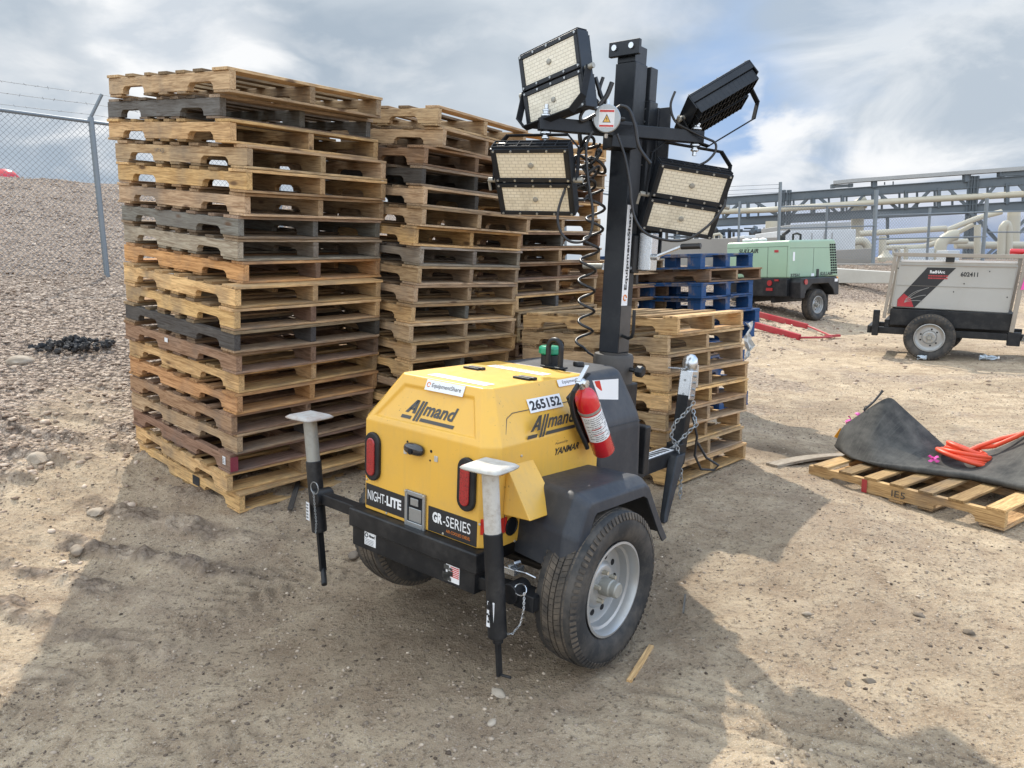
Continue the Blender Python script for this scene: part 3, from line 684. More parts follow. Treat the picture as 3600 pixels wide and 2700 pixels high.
for i, k in enumerate(sq):
    M = BB @ Matrix.Translation((rr.uniform(-.03,.03)+(.12 if i == 9 else (.07 if i == 6 else (-.12 if i < 5 else 0))), rr.uniform(-.03,.03), zb)) @ Matrix.Rotation(rr.uniform(-.04,.04), 4, 'Z')
    od = ORD[nb-1-i]
    od = 'the bottom one' if i == 0 else ('the top one' if i == nb-1 else od+' from the top')
    if k == 'B': blue_pallet(M, 'blue painted block pallet, %s of the mixed blue stack' % od, 'pallets in the mixed blue stack', 900+i); zb += .143
    else: put_pallet(M @ Matrix.Translation((0, 0, 0)), 'b', 'brown wood pallet, %s of the mixed blue stack' % od, 'pallets in the mixed blue stack', 950+i); zb += .121

# ------------------------------------------------------------------ light tower trailer
TM = Matrix.Translation((-.637, 3.068, .54)) @ Euler((rad(-1.735), rad(3.08), rad(-39.8)), 'XYZ').to_matrix().to_4x4()
TI = TM.inverted()
T = empty('light_tower_trailer', TM, 'yellow and dark grey towable light tower with four lamps on its mast', 'light tower')
XL, XR, YB = -.045, .70, .70
# yellow hood
def hood_loop(z, ix, ixr, ry, yb, c=.055): return [(XL+ix, yb, z), (XL+ix, c+ry, z), (XL+ix+c, ry, z), (XR-ixr-c, ry, z), (XR-ixr, c+ry, z), (XR-ixr, yb, z)]
mb = MB(); mb.loft([hood_loop(0, 0, 0, 0, YB), hood_loop(.385, 0, 0, 0, YB), hood_loop(.583, .155, .10, .085, YB, .03)])
hood = mb.build('hood', M_yel, T, smooth=0)
bm = bmesh.new(); bm.from_mesh(hood.data); bm.faces.ensure_lookup_table()
sel = [f for f in bm.faces if f.normal.y < -.5 and .45 < f.calc_center_median().z < .55 and f.calc_area() > .05]
r1 = bmesh.ops.inset_region(bm, faces=sel, thickness=.045, depth=0)
r2 = bmesh.ops.inset_region(bm, faces=sel, thickness=.012, depth=-.010)
bm.to_mesh(hood.data); bm.free(); hood.data.shade_smooth()
b = hood.modifiers.new('bevel', 'BEVEL'); b.width = .027; b.segments = 5; b.limit_method = 'ANGLE'; b.angle_limit = rad(18); b.harden_normals = True
# seams
mb = MB(); xs = XR+.0006
mb.tube([(xs, .085, .05), (xs, .085, .26), (xs-.004, .09, .36), (xs-.022, .10, .425), (xs-.045, .13, .475), (xs-.052, .17, .490), (xs-.052, .69, .490)], .0016, 6)
mb.build('panel_seam', M_inkg, T)
# dark shroud
def shr_loop(z, ix, ixr, yf, c=.07): return [(XL+ix, YB+.002, z), (XR-ixr, YB+.002, z), (XR-ixr, yf-c, z), (XR-ixr-c, yf, z), (XL+ix+c, yf, z), (XL+ix, yf-c, z)]
mb = MB(); mb.loft([shr_loop(-.01, 0, 0, 1.15), shr_loop(.35, 0, 0, 1.13), shr_loop(.580, .155, .10, 1.07)])
mb.build('shroud', M_shr, T, smooth=0, bevel=.034, seg=5, bang=20)
mb = MB(); mb.tube([(XR+.0006, YB+.02, .352), (XR+.0006, 1.05, .346)], .0014, 6); mb.build('panel_seam', M_ink, T)
# roof hardware
for cx_, cy_ in ((.229, .412), (.533, .382)):
    mb = MB(); mb.box(cx_-.045, cx_+.04, cy_-.022, cy_-.004, .5835, .5925); mb.box(cx_-.03, cx_+.05, cy_+.002, cy_+.020, .5835, .5945)
    mb.cyl((cx_-.03, cy_, .590), (cx_+.05, cy_, .590), .006, n=8); mb.build('hinge', M_blk, T, bevel=.002)
def sticker(name, o, xd, yd, w, h, mat=None, t=.0012, parent=None):
    M = frame(o, xd, yd); return MB().box(0, w, 0, h, 0, t, M).build(name, mat or M_white, parent or T, smooth=0)
s1 = sticker('decal', (.225, .135, .584), (1, -.03, 0), Y_, .32, .058)
lines(MB(), Vector((.235, .14, .5859)), (1,-.03,0), Y_, .30, .05, 3, 1).build('lettering', M_orng, s1, smooth=0)
s2 = sticker('decal', (.205, .520, .584), (1, -.03, 0), Y_, .32, .062)
lines(MB(), Vector((.215, .553, .5859)), (1,-.03,0), Y_, .30, .026, 2, 2).build('lettering', M_orng, s2, smooth=0)
# sloped rear face basis
slope = Vector((0, .085, .198)).normalized(); sn = Vector((0, -slope.z, slope.y))
def on_slope(x, z, off=0): return Vector((x, .085*(z-.385)/.198, z))+sn*off
s3 = sticker('decal', on_slope(.285, .539, .0028), X_, slope, .205, .043)
tm = text_mb('EquipmentShare', on_slope(.32, .548, .0048), X_, slope, .155, .022, .006); tm.build('lettering', M_inkg, s3, smooth=0)
mb = MB(); q = on_slope(.302, .560, .0048); mb.tube([q+X_*(.009*math.cos(a))+slope*(.009*math.sin(a)) for a in [k*.55 for k in range(11)]], .0017, 5); mb.build('emblem', M_orng, s3)
def logo(o, xd, yd, w, h, mat, parent, name='logo'):
    """slanted A, two tall bars, mand, underline"""
    xd = Vector(xd).normalized(); yd = Vector(yd).normalized(); o = Vector(o); mb = MB(); M = frame(o, xd, yd)
    sh = .30
    def quad(x0, x1, y0, y1): mb.add([(x0*w+y0*h*sh, y0*h, 0), (x1*w+y0*h*sh, y0*h, 0), (x1*w+y1*h*sh, y1*h, 0), (x0*w+y1*h*sh, y1*h, 0)], [(0,1,2,3)], M)
    yb = .34
    # letter A
    def q4(a, b_, c, d): mb.add([(x*w+y*h*sh, y*h, 0) for x, y in (a, b_, c, d)], [(0,1,2,3)], M)
    q4((-.02, yb), (.045, yb), (.150, 1.0), (.085, 1.0)); q4((.120, yb), (.185, yb), (.150, 1.0), (.10, 1.0)); q4((.03, yb+.15), (.14, yb+.15), (.135, yb+.26), (.05, yb+.26))
    quad(.200, .245, 0, 1.0); quad(.262, .307, 0, 1.0)
    quad(-.05, .150, .04, .20); quad(.335, 1.0, .04, .20)
    text_mb('mand', o+xd*(w*.335+h*sh*yb)+yd*(h*yb), xd, yd, w*.64, h*.66, .028, .28, mb)
    return mb.build(name, mat, parent, smooth=0, fixn=False)
rs_off = -.006
def rec(x, z): return on_slope(x, z, -.0085)
logo(rec(.205, .420), X_, slope, .275, .085, M_inkg, T)
logo(Vector((XR+.0012, .215, .388)), Y_, Z_, .30, .088, M_inkg, T)
tm = text_mb('YANMAR', Vector((XR+.0014, .385, .298)), Y_, Z_, .165, .028, .03, .35); tm.build('lettering', M_ink, T, smooth=0)
tm = text_mb('Powered by', Vector((XR+.0014, .385, .338)), Y_, Z_, .085, .012, .0, .2); tm.build('lettering', M_inkg, T, smooth=0)
# unit number plate above the side logo, on the chamfered shoulder
sd = (Vector((XR-.10, 0, .583))-Vector((XR, 0, .385))).normalized(); sdn = Vector((sd.z, 0, -sd.x))
def on_side(y, z, off=0):
    k = (z-.385)/.198; return Vector((XR-.10*k, y, z))+sdn*off
pl_ = sticker('number_plate', on_side(.272, .475, .003), Y_, sd, .215, .056)
text_mb('265152', on_side(.281, .483, .0048), Y_, sd, .197, .040, .035).build('lettering', M_ink, pl_, smooth=0)
s4 = sticker('decal', on_side(.50, .548, .004), Y_, sd, .19, .030)
text_mb('EquipmentShare', on_side(.53, .554, .0056), Y_, sd, .15, .018, .006).build('lettering', M_inkg, s4, smooth=0)
# tail lamps
def stadium(cx_, cz, w, h, n=10, off=0):
    r = w/2; pts = []
    for k in range(n+1): a = math.pi*k/n; pts.append((cx_+r*math.cos(a), cz+h/2-r+r*math.sin(a)))
    for k in range(n+1): a = math.pi+math.pi*k/n; pts.append((cx_+r*math.cos(a), cz-h/2+r+r*math.sin(a)))
    return pts
def on_rear(pts, y0, y1, mb=None):
    mb = mb or MB(); M = Matrix(((1,0,0,0),(0,0,1,0),(0,1,0,0),(0,0,0,1))); mb.prism(pts, y0, y1, M); return mb
for cx_ in (.063, .590):
    r_ = on_rear(stadium(cx_, .236, .088, .205), -.016, .002).build('tail_lamp', M_blk, T, bevel=.006, seg=3)
    on_rear(stadium(cx_, .236, .046, .160), -.024, -.014).build('lens', M_redl, r_, bevel=.006, seg=3)
# latch
mb = MB(); mb.lathe([(0, -.052), (.012, -.050), (.020, -.040), (.024, -.02), (.025, 0), (.024, .02), (.020, .040), (.012, .050), (0, .052)], Matrix.Translation((.312, -.012, .316)) @ Matrix.Rotation(rad(90), 4, 'Y') @ Matrix.Scale(.8, 4, (0,1,0)), 20)
lt = mb.build('latch', M_latch, T, smooth=60)
on_rear(stadium(.312, .310, .018, .022), -.037, -.030).build('lock_shade', M_hole_shade, lt)
for x, z in ((.252, .295), (.423, .298)):
    on_rear([(x-.009, z-.011), (x+.009, z-.011), (x+.009, z+.011), (x-.009, z+.011)], -.003, .001).build('clip', M_dirty, T)
for x, z, rr_ in ((.262, .335, .005), (.395, .322, .006), (.390, .285, .004)): on_rear([(x+rr_*math.cos(a), z+rr_*math.sin(a)) for a in [k*.785 for k in range(8)]], -.0015, .001).build('hole', M_hole_shade, T)
# name strips
nl = on_rear([(.016, .017), (.254, .016), (.254, .108), (.016, .112)], -.0018, .001).build('decal', M_ink, T, smooth=0)
mb = text_mb('NIGHT-', Vector((.028, -.0028, .045)), X_, Z_, .115, .042, .004); text_mb('LITE', Vector((.146, -.0028, .045)), X_, Z_, .088, .042, .045, 0, mb); mb.build('lettering', M_white, nl, smooth=0)
nl = on_rear([(.388, .006), (.642, .006), (.642, .104), (.388, .104)], -.0018, .001).build('decal', M_ink, T, smooth=0)
mb = text_mb('GR', Vector((.412, -.0028, .046)), X_, Z_, .054, .042, .05); text_mb('-SERIES', Vector((.470, -.0028, .046)), X_, Z_, .142, .042, .003, 0, mb); mb.build('lettering', M_white, nl, smooth=0)
text_mb('AIR-COOLED DIESEL', Vector((.487, -.0028, .022)), X_, Z_, .125, .012, 0).build('lettering', M_orng, nl, smooth=0)
# number-plate bracket with recess
mb = MB(); x0, x1, z0, z1 = .262, .376, -.027, .143
for a in ((x0, x0+.014, z0, z1), (x1-.014, x1, z0, z1), (x0+.014, x1-.014, z1-.018, z1), (x0+.014, x1-.014, z0, z0+.045)): mb.box(a[0], a[1], -.012, .0, a[2], a[3])
br = mb.build('plate_bracket', M_gal, T, bevel=.003)
mb = MB(); mb.box(x0+.014, x1-.014, -.003, -.001, z0+.045, z1-.018); mb.build('recess_shade', M_hole_shade, br)
mb = MB(); mb.box(x0+.022, x1-.022, -.008, -.0035, .02, .075); mb.box(x0+.03, x1-.04, -.009, -.004, .085, .115); mb.build('fitting', M_gal, br, bevel=.003)
for x, z in ((.145, -.0), (.47, -.0), (.02, .128), (.655, .098), (.268, .138), (.37, .138), (.268, -.02), (.37, -.02)):
    mb = MB(); mb.lathe([(.0055, 0), (.005, .003), (.0, .0045)], Matrix.Translation((x, -.0006 if z not in (.138, -.02) else -.012, z+.012*(z == -.0))) @ Matrix.Rotation(rad(90), 4, 'X'), 10); mb.build('bolt', M_bolt, T)
for y, z in ((.15, .005), (.12, .14), (.17, .335)):
    mb = MB(); mb.lathe([(.0055, 0), (.005, .003), (.0, .0045)], Matrix.Translation((XR+.0004, y, z)) @ Matrix.Rotation(rad(90), 4, 'Y'), 10); mb.build('bolt', M_bolt, T)
MB().box(.012, .062, -.0016, .0, .115, .165, Matrix.Translation((XL, .055, 0)) @ Matrix.Rotation(rad(-45), 4, 'Z')).build('reflector_tape', M_tape, T, smooth=0)
MB().box(.010, .066, -.0016, .0, .055, .115, Matrix.Translation((XR-.055, .0, 0)) @ Matrix.Rotation(rad(45), 4, 'Z')).build('reflector_tape', M_tape, T, smooth=0)
MB().box(XR-.001, XR+.0016, .06, .10, .055, .115).build('reflector_tape', M_tape, T, smooth=0)
MB().lathe([(.017, 0), (.016, .010), (.010, .016), (0, .018)], Matrix.Translation((XR, .055, .30)) @ Matrix.Rotation(rad(90), 4, 'Y'), 16).build('side_marker', M_redl, T)
MB().lathe([(.036, 0), (.036, .004), (.030, .006), (.028, .003), (0, .003)], Matrix.Translation((XR, .127, .070)) @ Matrix.Rotation(rad(90), 4, 'Y'), 24).build('exhaust_port', M_blk, T)
# deflector scoop
mb = MB()
a, b_, c, d = (XR+.001, .085, .312), (XR+.001, .245, .307), (XR+.145, .232, .140), (XR+.140, .060, .142)
e, f = (XR+.001, .075, .128), (XR+.001, .235, .128)
mb.add([a, b_, c, d, e, f], [(0,1,2,3), (0,3,4), (1,5,2), (3,2,5,4)]); mb.build('exhaust_deflector', M_yel, T, smooth=0, bevel=.004, seg=2)
# chassis
mb = MB()
mb.box(XL-.005, XR-.02, -.042, .06, -.082, -.001)
mb.build('rear_bumper', M_blk, T, bevel=.008, seg=3)
mb = MB(); mb.box(XL+.008, XR-.035, -.030, .05, -.165, -.083); bp = mb.build('rear_bumper', M_blk, T, bevel=.004)
sk = on_rear([(.045, -.140), (.115, -.140), (.115, -.078), (.045, -.078)], -.0325, -.0305).build('decal', M_white, bp, smooth=0)
mb = MB()
mb.tube([Vector((.058+.009*math.cos(k*.6), -.0332, -.098+.009*math.sin(k*.6))) for k in range(11)], .0022, 4)
text_mb('Allmand', Vector((.073, -.0335, -.104)), X_, Z_, .037, .013, .03, 0, mb); lines(mb, Vector((.05, -.0335, -.137)), X_, Z_, .06, .026, 4, 7, .85, .3); mb.build('lettering', M_ink, sk, smooth=0)
sk = on_rear([(.520, -.150), (.590, -.150), (.590, -.082), (.520, -.082)], -.0325, -.0305).build('decal', M_white, bp, smooth=0)
mb = MB()
for k in range(6): mb.box(.545, .5885, -.0337, -.0327, -.128+k*.0072, -.1245+k*.0072)
mb.build('flag_stripes', M_tape, sk, smooth=0)
mb = MB(); r = random.Random(3)
for k in range(14):
    cx_, cz, q = .512+r.uniform(0, .04), -.095-r.uniform(0, .05), r.uniform(.006, .014); mb.box(cx_-q, cx_+q, -.0345, -.0335, cz-q*.7, cz+q*.7)
mb.build('flag_canton', M_inkg, sk, smooth=0)
mb = MB(); mb.box(.02, .10, .06, 1.15, -.085, -.012); mb.box(XR-.14, XR-.06, .06, 1.15, -.085, -.012); mb.box(.1, XR-.14, .55, .63, -.085, -.02); mb.box(.1, XR-.14, 1.05, 1.13, -.085, -.02); mb.build('chassis_frame', M_blk, T, bevel=.004)
MB().box(.0, XR-.04, .1, 1.1, -.02, -.006).build('floor_plate', M_blk, T)
MB().cyl((-.08, .352, -.151), (.97, .352, -.151), .028, n=14).build('axle', M_blk, T)
mb = MB(); mb.box(.285, .375, 1.13, 2.16, -.135, -.045); bm_ = mb.build('drawbar', M_blk, T, bevel=.005)
ds = MB().box(.292, .368, 1.72, 2.08, -.0447, -.0435).build('decal', M_white, bm_, smooth=0)
lines(MB(), Vector((.298, 1.74, -.0430)), Y_, -X_, .32, .0, 1, 9)
mb = MB(); r = random.Random(12)
for k in range(8): mb.box(.305, .355, 1.745+k*.04, 1.772+k*.04, -.0434, -.0428)
mb.build('lettering', M_inkg, ds, smooth=0)
mb = MB(); mb.bar((.20, 1.16, -.09), (.30, 1.75, -.09), .05, .07); mb.bar((.46, 1.16, -.09), (.36, 1.75, -.09), .05, .07); mb.build('drawbar_brace', M_blk, T, bevel=.004)
# folded tongue and coupler
mb = MB(); mb.bar((.33, 2.20, -.16), (.33, 2.25, .27), .075, .075, up=(0,1,0)); mb.box(.282, .378, 2.14, 2.20, -.17, -.02); mb.build('folded_tongue', M_blk, T, bevel=.005)
mb = MB()
Mc = Matrix.Translation((.33, 2.255, .24)) @ Matrix.Rotation(rad(-6.5), 4, 'X')
mb.box(-.044, .044, -.040, .040, 0, .185, Mc)
cp = mb.build('coupler', M_zinc, T, bevel=.010, seg=3)
mb = MB(); mb.lathe([(0, -.050), (.025, -.045), (.043, -.028), (.050, 0), (.043, .028), (.025, .045), (0, .05)], Mc @ Matrix.Translation((0, 0, .225)) @ Matrix.Scale(1.2, 4, (0, 0, 1)), 20); mb.build('socket', M_zinc, cp, smooth=60)
mb = MB(); mb.bar(Mc @ Vector((0, -.05, .19)), Mc @ Vector((-.10, -.085, .185)), .028, .010); mb.bar(Mc @ Vector((.02, .055, .22)), Mc @ Vector((.03, .06, .08)), .03, .016, up=(1,0,0)); mb.build('lever', M_zinc, cp, bevel=.003)
mb = MB()
for z in (.03, .07, .11, .15):
    for sx in (-1, 1): MB().cyl(Mc @ Vector((sx*.044, 0, z)), Mc @ Vector((sx*.056, 0, z)), .008, n=6).build('bolt', M_gal, cp)
for z in (.035, .12): mb.cyl(Mc @ Vector((.0, -.0412, z)), Mc @ Vector((0, -.0405, z)), .008, n=10)
mb.build('bolt', M_gal, cp)
mb = MB(); mb.loft([[(.36, 2.02, -.06), (.42, 2.02, -.06), (.42, 2.14, -.06), (.36, 2.14, -.06)], [(.48, 1.74, -.33), (.515, 1.74, -.33), (.515, 1.80, -.33), (.48, 1.80, -.33)], [(.50, 1.70, -.37), (.535, 1.70, -.37), (.535, 1.74, -.37), (.50, 1.74, -.37)]])
mb.build('front_leg', M_blk, T, bevel=.008, seg=3)
def chain(name, path, parent, link=.030, wire=.0036, mat=None):
    P = [Vector(p) for p in path]; mb = MB(); L = [0]
    for a, b in zip(P, P[1:]): L.append(L[-1]+(b-a).length)
    n = int(L[-1]/(link*.78)); k = 0
    for i in range(n):
        s = L[-1]*(i+.5)/n
        while k < len(L)-2 and L[k+1] < s: k += 1
        t = (s-L[k])/(L[k+1]-L[k]+1e-9); p = P[k].lerp(P[k+1], t); d = (P[k+1]-P[k]).normalized()
        a = d.orthogonal().normalized(); a = Matrix.Rotation((i % 2)*math.pi/2+.3*math.sin(i*1.7), 3, d) @ a
        pts = []
        for j in range(10):
            an = 2*math.pi*j/10; pts.append(p+d*(math.cos(an)*link*.55)+a*(math.sin(an)*link*.34))
        mb.tube(pts, wire, 5, closed=True)
    return mb.build(name, mat or M_gal, parent, smooth=60, fixn=False)
chp = [TI @ at_plane(1600+.4521*a, 1200+.4521*b, TM @ Vector((.43, 2.12, 0)), Vector((0, 1, 0))) for a, b in ((1860, 470), (1790, 560), (1705, 640), (1680, 740), (1730, 830), (1752, 930), (1757, 1050), (1750, 1180), (1746, 1300), (1740, 1400))]
chain('safety_chain', chp, T)
chain('safety_chain', [(.38, 2.27, .18), (.43, 2.22, .10), (.36, 2.16, .0), (.33, 2.10, -.06)], T)
mb = MB(); mb.tube([(.39, 2.24, .16), (.42, 2.27, .02), (.42, 2.26, -.10), (.45, 2.3, -.19), (.50, 2.38, -.20), (.52, 2.40, -.17), (.46, 2.34, -.12), (.42, 2.28, -.02)], .008, 8); mb.build('breakaway_cable', M_cable, T, smooth=60)
# things peeking out ahead of the shroud: battery box strap
mb = MB(); mb.box(.60, .67, 1.17, 1.22, .05, .29); mb.build('battery_box', M_blk, T, bevel=.01, seg=3)
mb = MB(); mb.box(.1, .25, 1.17, 1.30, -.02, .2); mb.build('control_box', M_blk, T, bevel=.01, seg=2)
# fender
def fender(side):
    mb = MB(); s = side
    def X(a): return a if s > 0 else .86-a
    prof_o = [(.095, -.03), (.110, .105), (.170, .228), (.190, .240), (.61, .224), (.645, .205), (.80, -.02), (.845, -.075)]
    prof_i = [(y+.07*(1 if y < .4 else .4), z-.012) for y, z in prof_o]
    cy, cz = .44, -.10; n = len(prof_o)
    def sc(k): return [(cy+(y-cy)*k, cz+(z-cz)*k) for y, z in prof_o]
    inner = [(X(.69), y, z) for y, z in prof_i]; edge = [(X(.950), y, z+.004) for y, z in prof_o]
    oa = [(X(1.000), y, z) for y, z in sc(.925)]; ob = [(X(1.006), y, z) for y, z in sc(.80)]
    vs = inner+edge+oa+ob; fs = []
    for a in range(3):
        for i in range(n-1): fs.append((a*n+i, a*n+i+1, (a+1)*n+i+1, (a+1)*n+i))
    mb.add(vs, fs)
    # rear skirt closes the rear between body and tyre
    o = mb.build('fender', M_shr, T, smooth=0, bevel=.012, seg=3, bang=15)
    sd_ = o.modifiers.new('thick', 'SOLIDIFY'); sd_.thickness = .007; sd_.offset = -1
    return o
fender(1); fender(-1)
# wheels
def wheel(root, Mw, R=.305, Rr=.178, wd=.175, lugs=True, blocks=76, holes=10, gap=1):
    """axis along local Z of Mw, outer side +Z; Mw in root space"""
    tread = Rr+.012; h = wd/2
    prof = [(Rr-.004, h*.62), (Rr+.012, h*.80), (Rr+.03, h*.96), ((R+Rr)/2+.01, h*1.02), (R-.035, h*.98), (R-.014, h*.88), (R-.006, h*.80), (R-.006, -h*.80), (R-.014, -h*.88), (R-.035, -h*.98), ((R+Rr)/2, -h*1.02), (Rr+.012, -h*.8), (Rr-.004, -h*.62)]
    wroot = MB().lathe(prof, Mw, 72, caps=False).build('wheel', M_tyre, root, smooth=50)
    mb = MB()
    for row, (z0, z1, ph) in enumerate([(-h*.84, -h*.50, 0), (-h*.44, -h*.16, .5), (-h*.10, h*.10, .2), (h*.16, h*.44, .7), (h*.50, h*.84, .35)]):
        nb_ = blocks if row in (0, 4) else int(blocks*1.15)
        for k in range(nb_):
            a0 = 2*math.pi*(k+ph)/nb_; a1 = a0+2*math.pi/nb_*(.86 if row in (0,4) else .91); sk_ = .035*(1 if row < 2 else (-1 if row > 2 else 0))
            ro = R-(.004 if row in (0, 4) else 0); ri = R-.014
            vs = []
            for rr2 in (ri, ro):
                for a, z in ((a0, z0), (a1, z0), (a1+sk_, z1), (a0+sk_, z1)):
                    r_o = rr2-(.010 if (row in (0, 4) and abs(z) > h*.8) else 0)
                    vs.append((r_o*math.cos(a), r_o*math.sin(a), z))
            mb.add(vs, [(4,5,6,7), (0,1,5,4), (1,2,6,5), (2,3,7,6), (3,0,4,7)], Mw)
    # shoulder ribs running down the sidewall
    for sgn in (1, -1):
        for k in range(blocks):
            a0 = 2*math.pi*(k+.35)/blocks; a1 = a0+2*math.pi/blocks*.55
            vs = [(r_*math.cos(a), r_*math.sin(a), sgn*z) for r_, z in ((R-.012, h*.86), (R-.034, h*1.005)) for a in (a0, a1)]
            vs2 = [(r_*math.cos(a), r_*math.sin(a), sgn*z) for r_, z in ((R-.008, h*.89), (R-.030, h*1.015)) for a in (a0, a1)]
            mb.add(vs+vs2, [(4,5,7,6), (0,1,5,4), (1,3,7,5), (3,2,6,7), (2,0,4,6)], Mw)
    mb.build('tread', M_tread, wroot, smooth=0)
    rim = MB().lathe([(Rr+.004, h*.78), (Rr+.006, h*.85), (Rr-.003, h*.87), (Rr-.010, h*.74), (Rr-.014, h*.46), (Rr-.024, h*.40), (Rr-.028, h*.06), (Rr-.040, h*.0), (Rr*.70, h*.03), (Rr*.52, h*.06), (Rr*.46, h*.20), (Rr*.40, h*.27), (Rr*.34, h*.25), (.045, h*.25), (0, h*.25)], Mw, 64, caps=False).build('rim', M_rim, wroot, smooth=40)
    for k in range(holes):
        if gap > 1 and k % gap == 0: continue
        a = 2*math.pi*k/holes; rc = Rr*.61
        MB().cyl(Mw @ Vector((rc*math.cos(a), rc*math.sin(a), -h*.1)), Mw @ Vector((rc*math.cos(a), rc*math.sin(a), h*.065)), .0125, n=14).build('vent_hole_shade', M_hole_shade, rim, smooth=40)  # solid dark plug, its colour standing for the shade of a hole
    if lugs:
        for k in range(5):
            a = 2*math.pi*k/5+.4; rc = .057; MB().cyl(Mw @ Vector((rc*math.cos(a), rc*math.sin(a), h*.25)), Mw @ Vector((rc*math.cos(a), rc*math.sin(a), h*.52)), .010, .008, n=6).build('lug_nut', M_bolt, rim, smooth=20)
        MB().lathe([(.036, h*.25), (.034, h*.70), (.030, h*.76), (.030, h*1.0), (.026, h*1.06), (0, h*1.06)], Mw, 24).build('hub', M_greyst, rim, smooth=30)
    return wroot
wheel(T, Matrix.Translation((.957, .352, -.151)) @ Matrix.Rotation(rad(90), 4, 'Y') @ Matrix.Rotation(.3, 4, 'Z'))
wheel(T, Matrix.Translation((-.06, .352, -.151)) @ Matrix.Rotation(rad(-90), 4, 'Y'))
# jacks: outrigger arm, sleeve, ram with foot plate turned up, crank
def jack(top, bot, armA, armB, platemat, rammat, out=True):
    top = Vector(top); bot = Vector(bot); d = (bot-top).normalized(); L = (bot-top).length
    mid = top+d*(L*.40)
    j = MB().tube([mid-d*.01, bot], .0350, 18).build('outrigger_jack', M_blk, T, smooth=40, bevel=.003)
    MB().tube([top+d*.012, mid], .0305, 18).build('ram', rammat, j, smooth=40)
    # foot plate, slightly dished and rotated
    M = Matrix.Translation(top) @ Matrix.Rotation(rad(6), 4, 'Z')
    mb = MB(); s = .084
    top_ = []; n = 8; g = []
    for iy in range(n+1):
        for ix in range(n+1):
            x = (ix/n-.5)*2; y = (iy/n-.5)*2
            k = max(abs(x), abs(y)); z = .010*(1-max(0, (k-.78)/.22)**1.2)
            cr = 1-.10*(abs(x)*abs(y))**3
            g.append((x*s*1.0*cr, y*s*cr, z))
    fs = [(iy*(n+1)+ix, iy*(n+1)+ix+1, (iy+1)*(n+1)+ix+1, (iy+1)*(n+1)+ix) for iy in range(n) for ix in range(n)]
    mb.add(g, fs, M); fp = mb.build('foot_plate', platemat, j, smooth=50); so_ = fp.modifiers.new('thick', 'SOLIDIFY'); so_.thickness = .007; so_.offset = -1
    MB().bar(armA, armB, .050, .050).build('arm', M_blk, j, bevel=.004)
    am = Vector(armB); MB().cyl(am-Vector((.0, .045, 0)), am+Vector((0, .045, 0)), .038, n=18).build('pivot', M_blk, j, smooth=40, bevel=.003)
    return j, d
j, d = jack((-.420, .03, .318), (-.362, .04, -.215), (-.02, .04, -.045), (-.345, .04, -.045), M_rustw, M_greyst)
mb = MB(); b0 = Vector((-.362, .04, -.205)); mb.bar(b0+d*.0, b0+d*.20, .018, .030, up=(0,1,0)); mb.build('crank', M_blk, j, bevel=.002)
mb = MB(); mb.tube([b0+d*.19, b0+d*.215+Vector((.02, -.012, -.008)), b0+d*.225+Vector((.045, -.03, -.018))], .013, 10); mb.build('crank_grip', M_blk, j, smooth=40)
jd = sticker('decal', Vector((-.397, -.006, -.155)), (1, -.1, 0), (-.10, 0, 1), .028, .085, parent=j)
lines(MB(), Vector((-.395, -.0075, -.150)), (1,-.1,0), (-.10,0,1), .022, .075, 5, 21, .8, .6).build('lettering', M_ink, jd, smooth=0)
mb = MB(); mb.tube([Vector((-.33+.028*math.cos(k*.52), -.01, .01+.028*math.sin(k*.52))) for k in range(13)], .0022, 5, closed=True); mb.build('pin_ring', M_gal, j, smooth=60)
chain('retaining_chain', [(-.335, -.012, -.01), (-.325, -.012, -.08), (-.315, -.012, -.15), (-.32, -.012, -.20)], j, .010, .0012)
j, d = jack((.738, -.052, .345), (.803, -.052, -.270), (.58, -.0, -.125), (.80, .05, -.130), M_dirty, M_dirty)
b0 = Vector((.803, -.052, -.262))
mb = MB(); mb.tube([b0+Vector((-.0,0,-.01)), b0+d*.03], .02, 12); mb.bar(b0+d*.01, b0+d*.155, .014, .022, up=(0,1,0)); mb.build('crank', M_blk, j, bevel=.002)
mb = MB(); mb.tube([b0+d*.150+Vector((-.008, 0, 0)), b0+d*.150+Vector((.052, .0, .010))], .0055, 10); mb.build('crank_grip', M_blk, j, smooth=40)
jd = sticker('decal', Vector((.779, -.087, -.225)), (1, .12, 0), (-.09, 0, 1), .030, .095, parent=j)
mb = MB(); r = random.Random(2)
for k in range(16): cx_, cz, q = r.uniform(.783, .80), -.215+r.uniform(0, .08), r.uniform(.002, .006); mb.box(cx_-q, cx_+q, -.0895, -.0885, cz-q, cz+q)
mb.build('lettering', M_ink, jd, smooth=0)
mb = MB(); mb.box(.81, .90, .02, .10, -.175, -.115); ah = mb.build('arm_socket', M_blk, T, bevel=.003); MB().box(.9005, .9015, .028, .092, -.168, -.122).build('opening_shade', M_hole_shade, ah)
mb = MB(); mb.tube([Vector((.845+.026*math.cos(k*.52), .015+.01*math.sin(k*.52), -.100+.018*math.sin(k*.52))) for k in range(12)], .0022, 5, closed=True); mb.build('pin_ring', M_zinc, T, smooth=60)
chain('retaining_chain', [(.865, .012, -.105), (.875, .0, -.16), (.870, -.01, -.215), (.845, -.02, -.255), (.82, -.03, -.262)], T, .010, .0012, M_zinc)
mb = MB(); mb.box(.735, .80, .03, .09, -.07, -.045); mb.bar((.76, .06, -.05), (.80, .05, -.02), .03, .01); mb.tube([(.79, .05, -.055), (.84, .05, -.05), (.87, .07, -.065)], .004, 6); mb.build('pin_latch', M_zinc, T, bevel=.002)
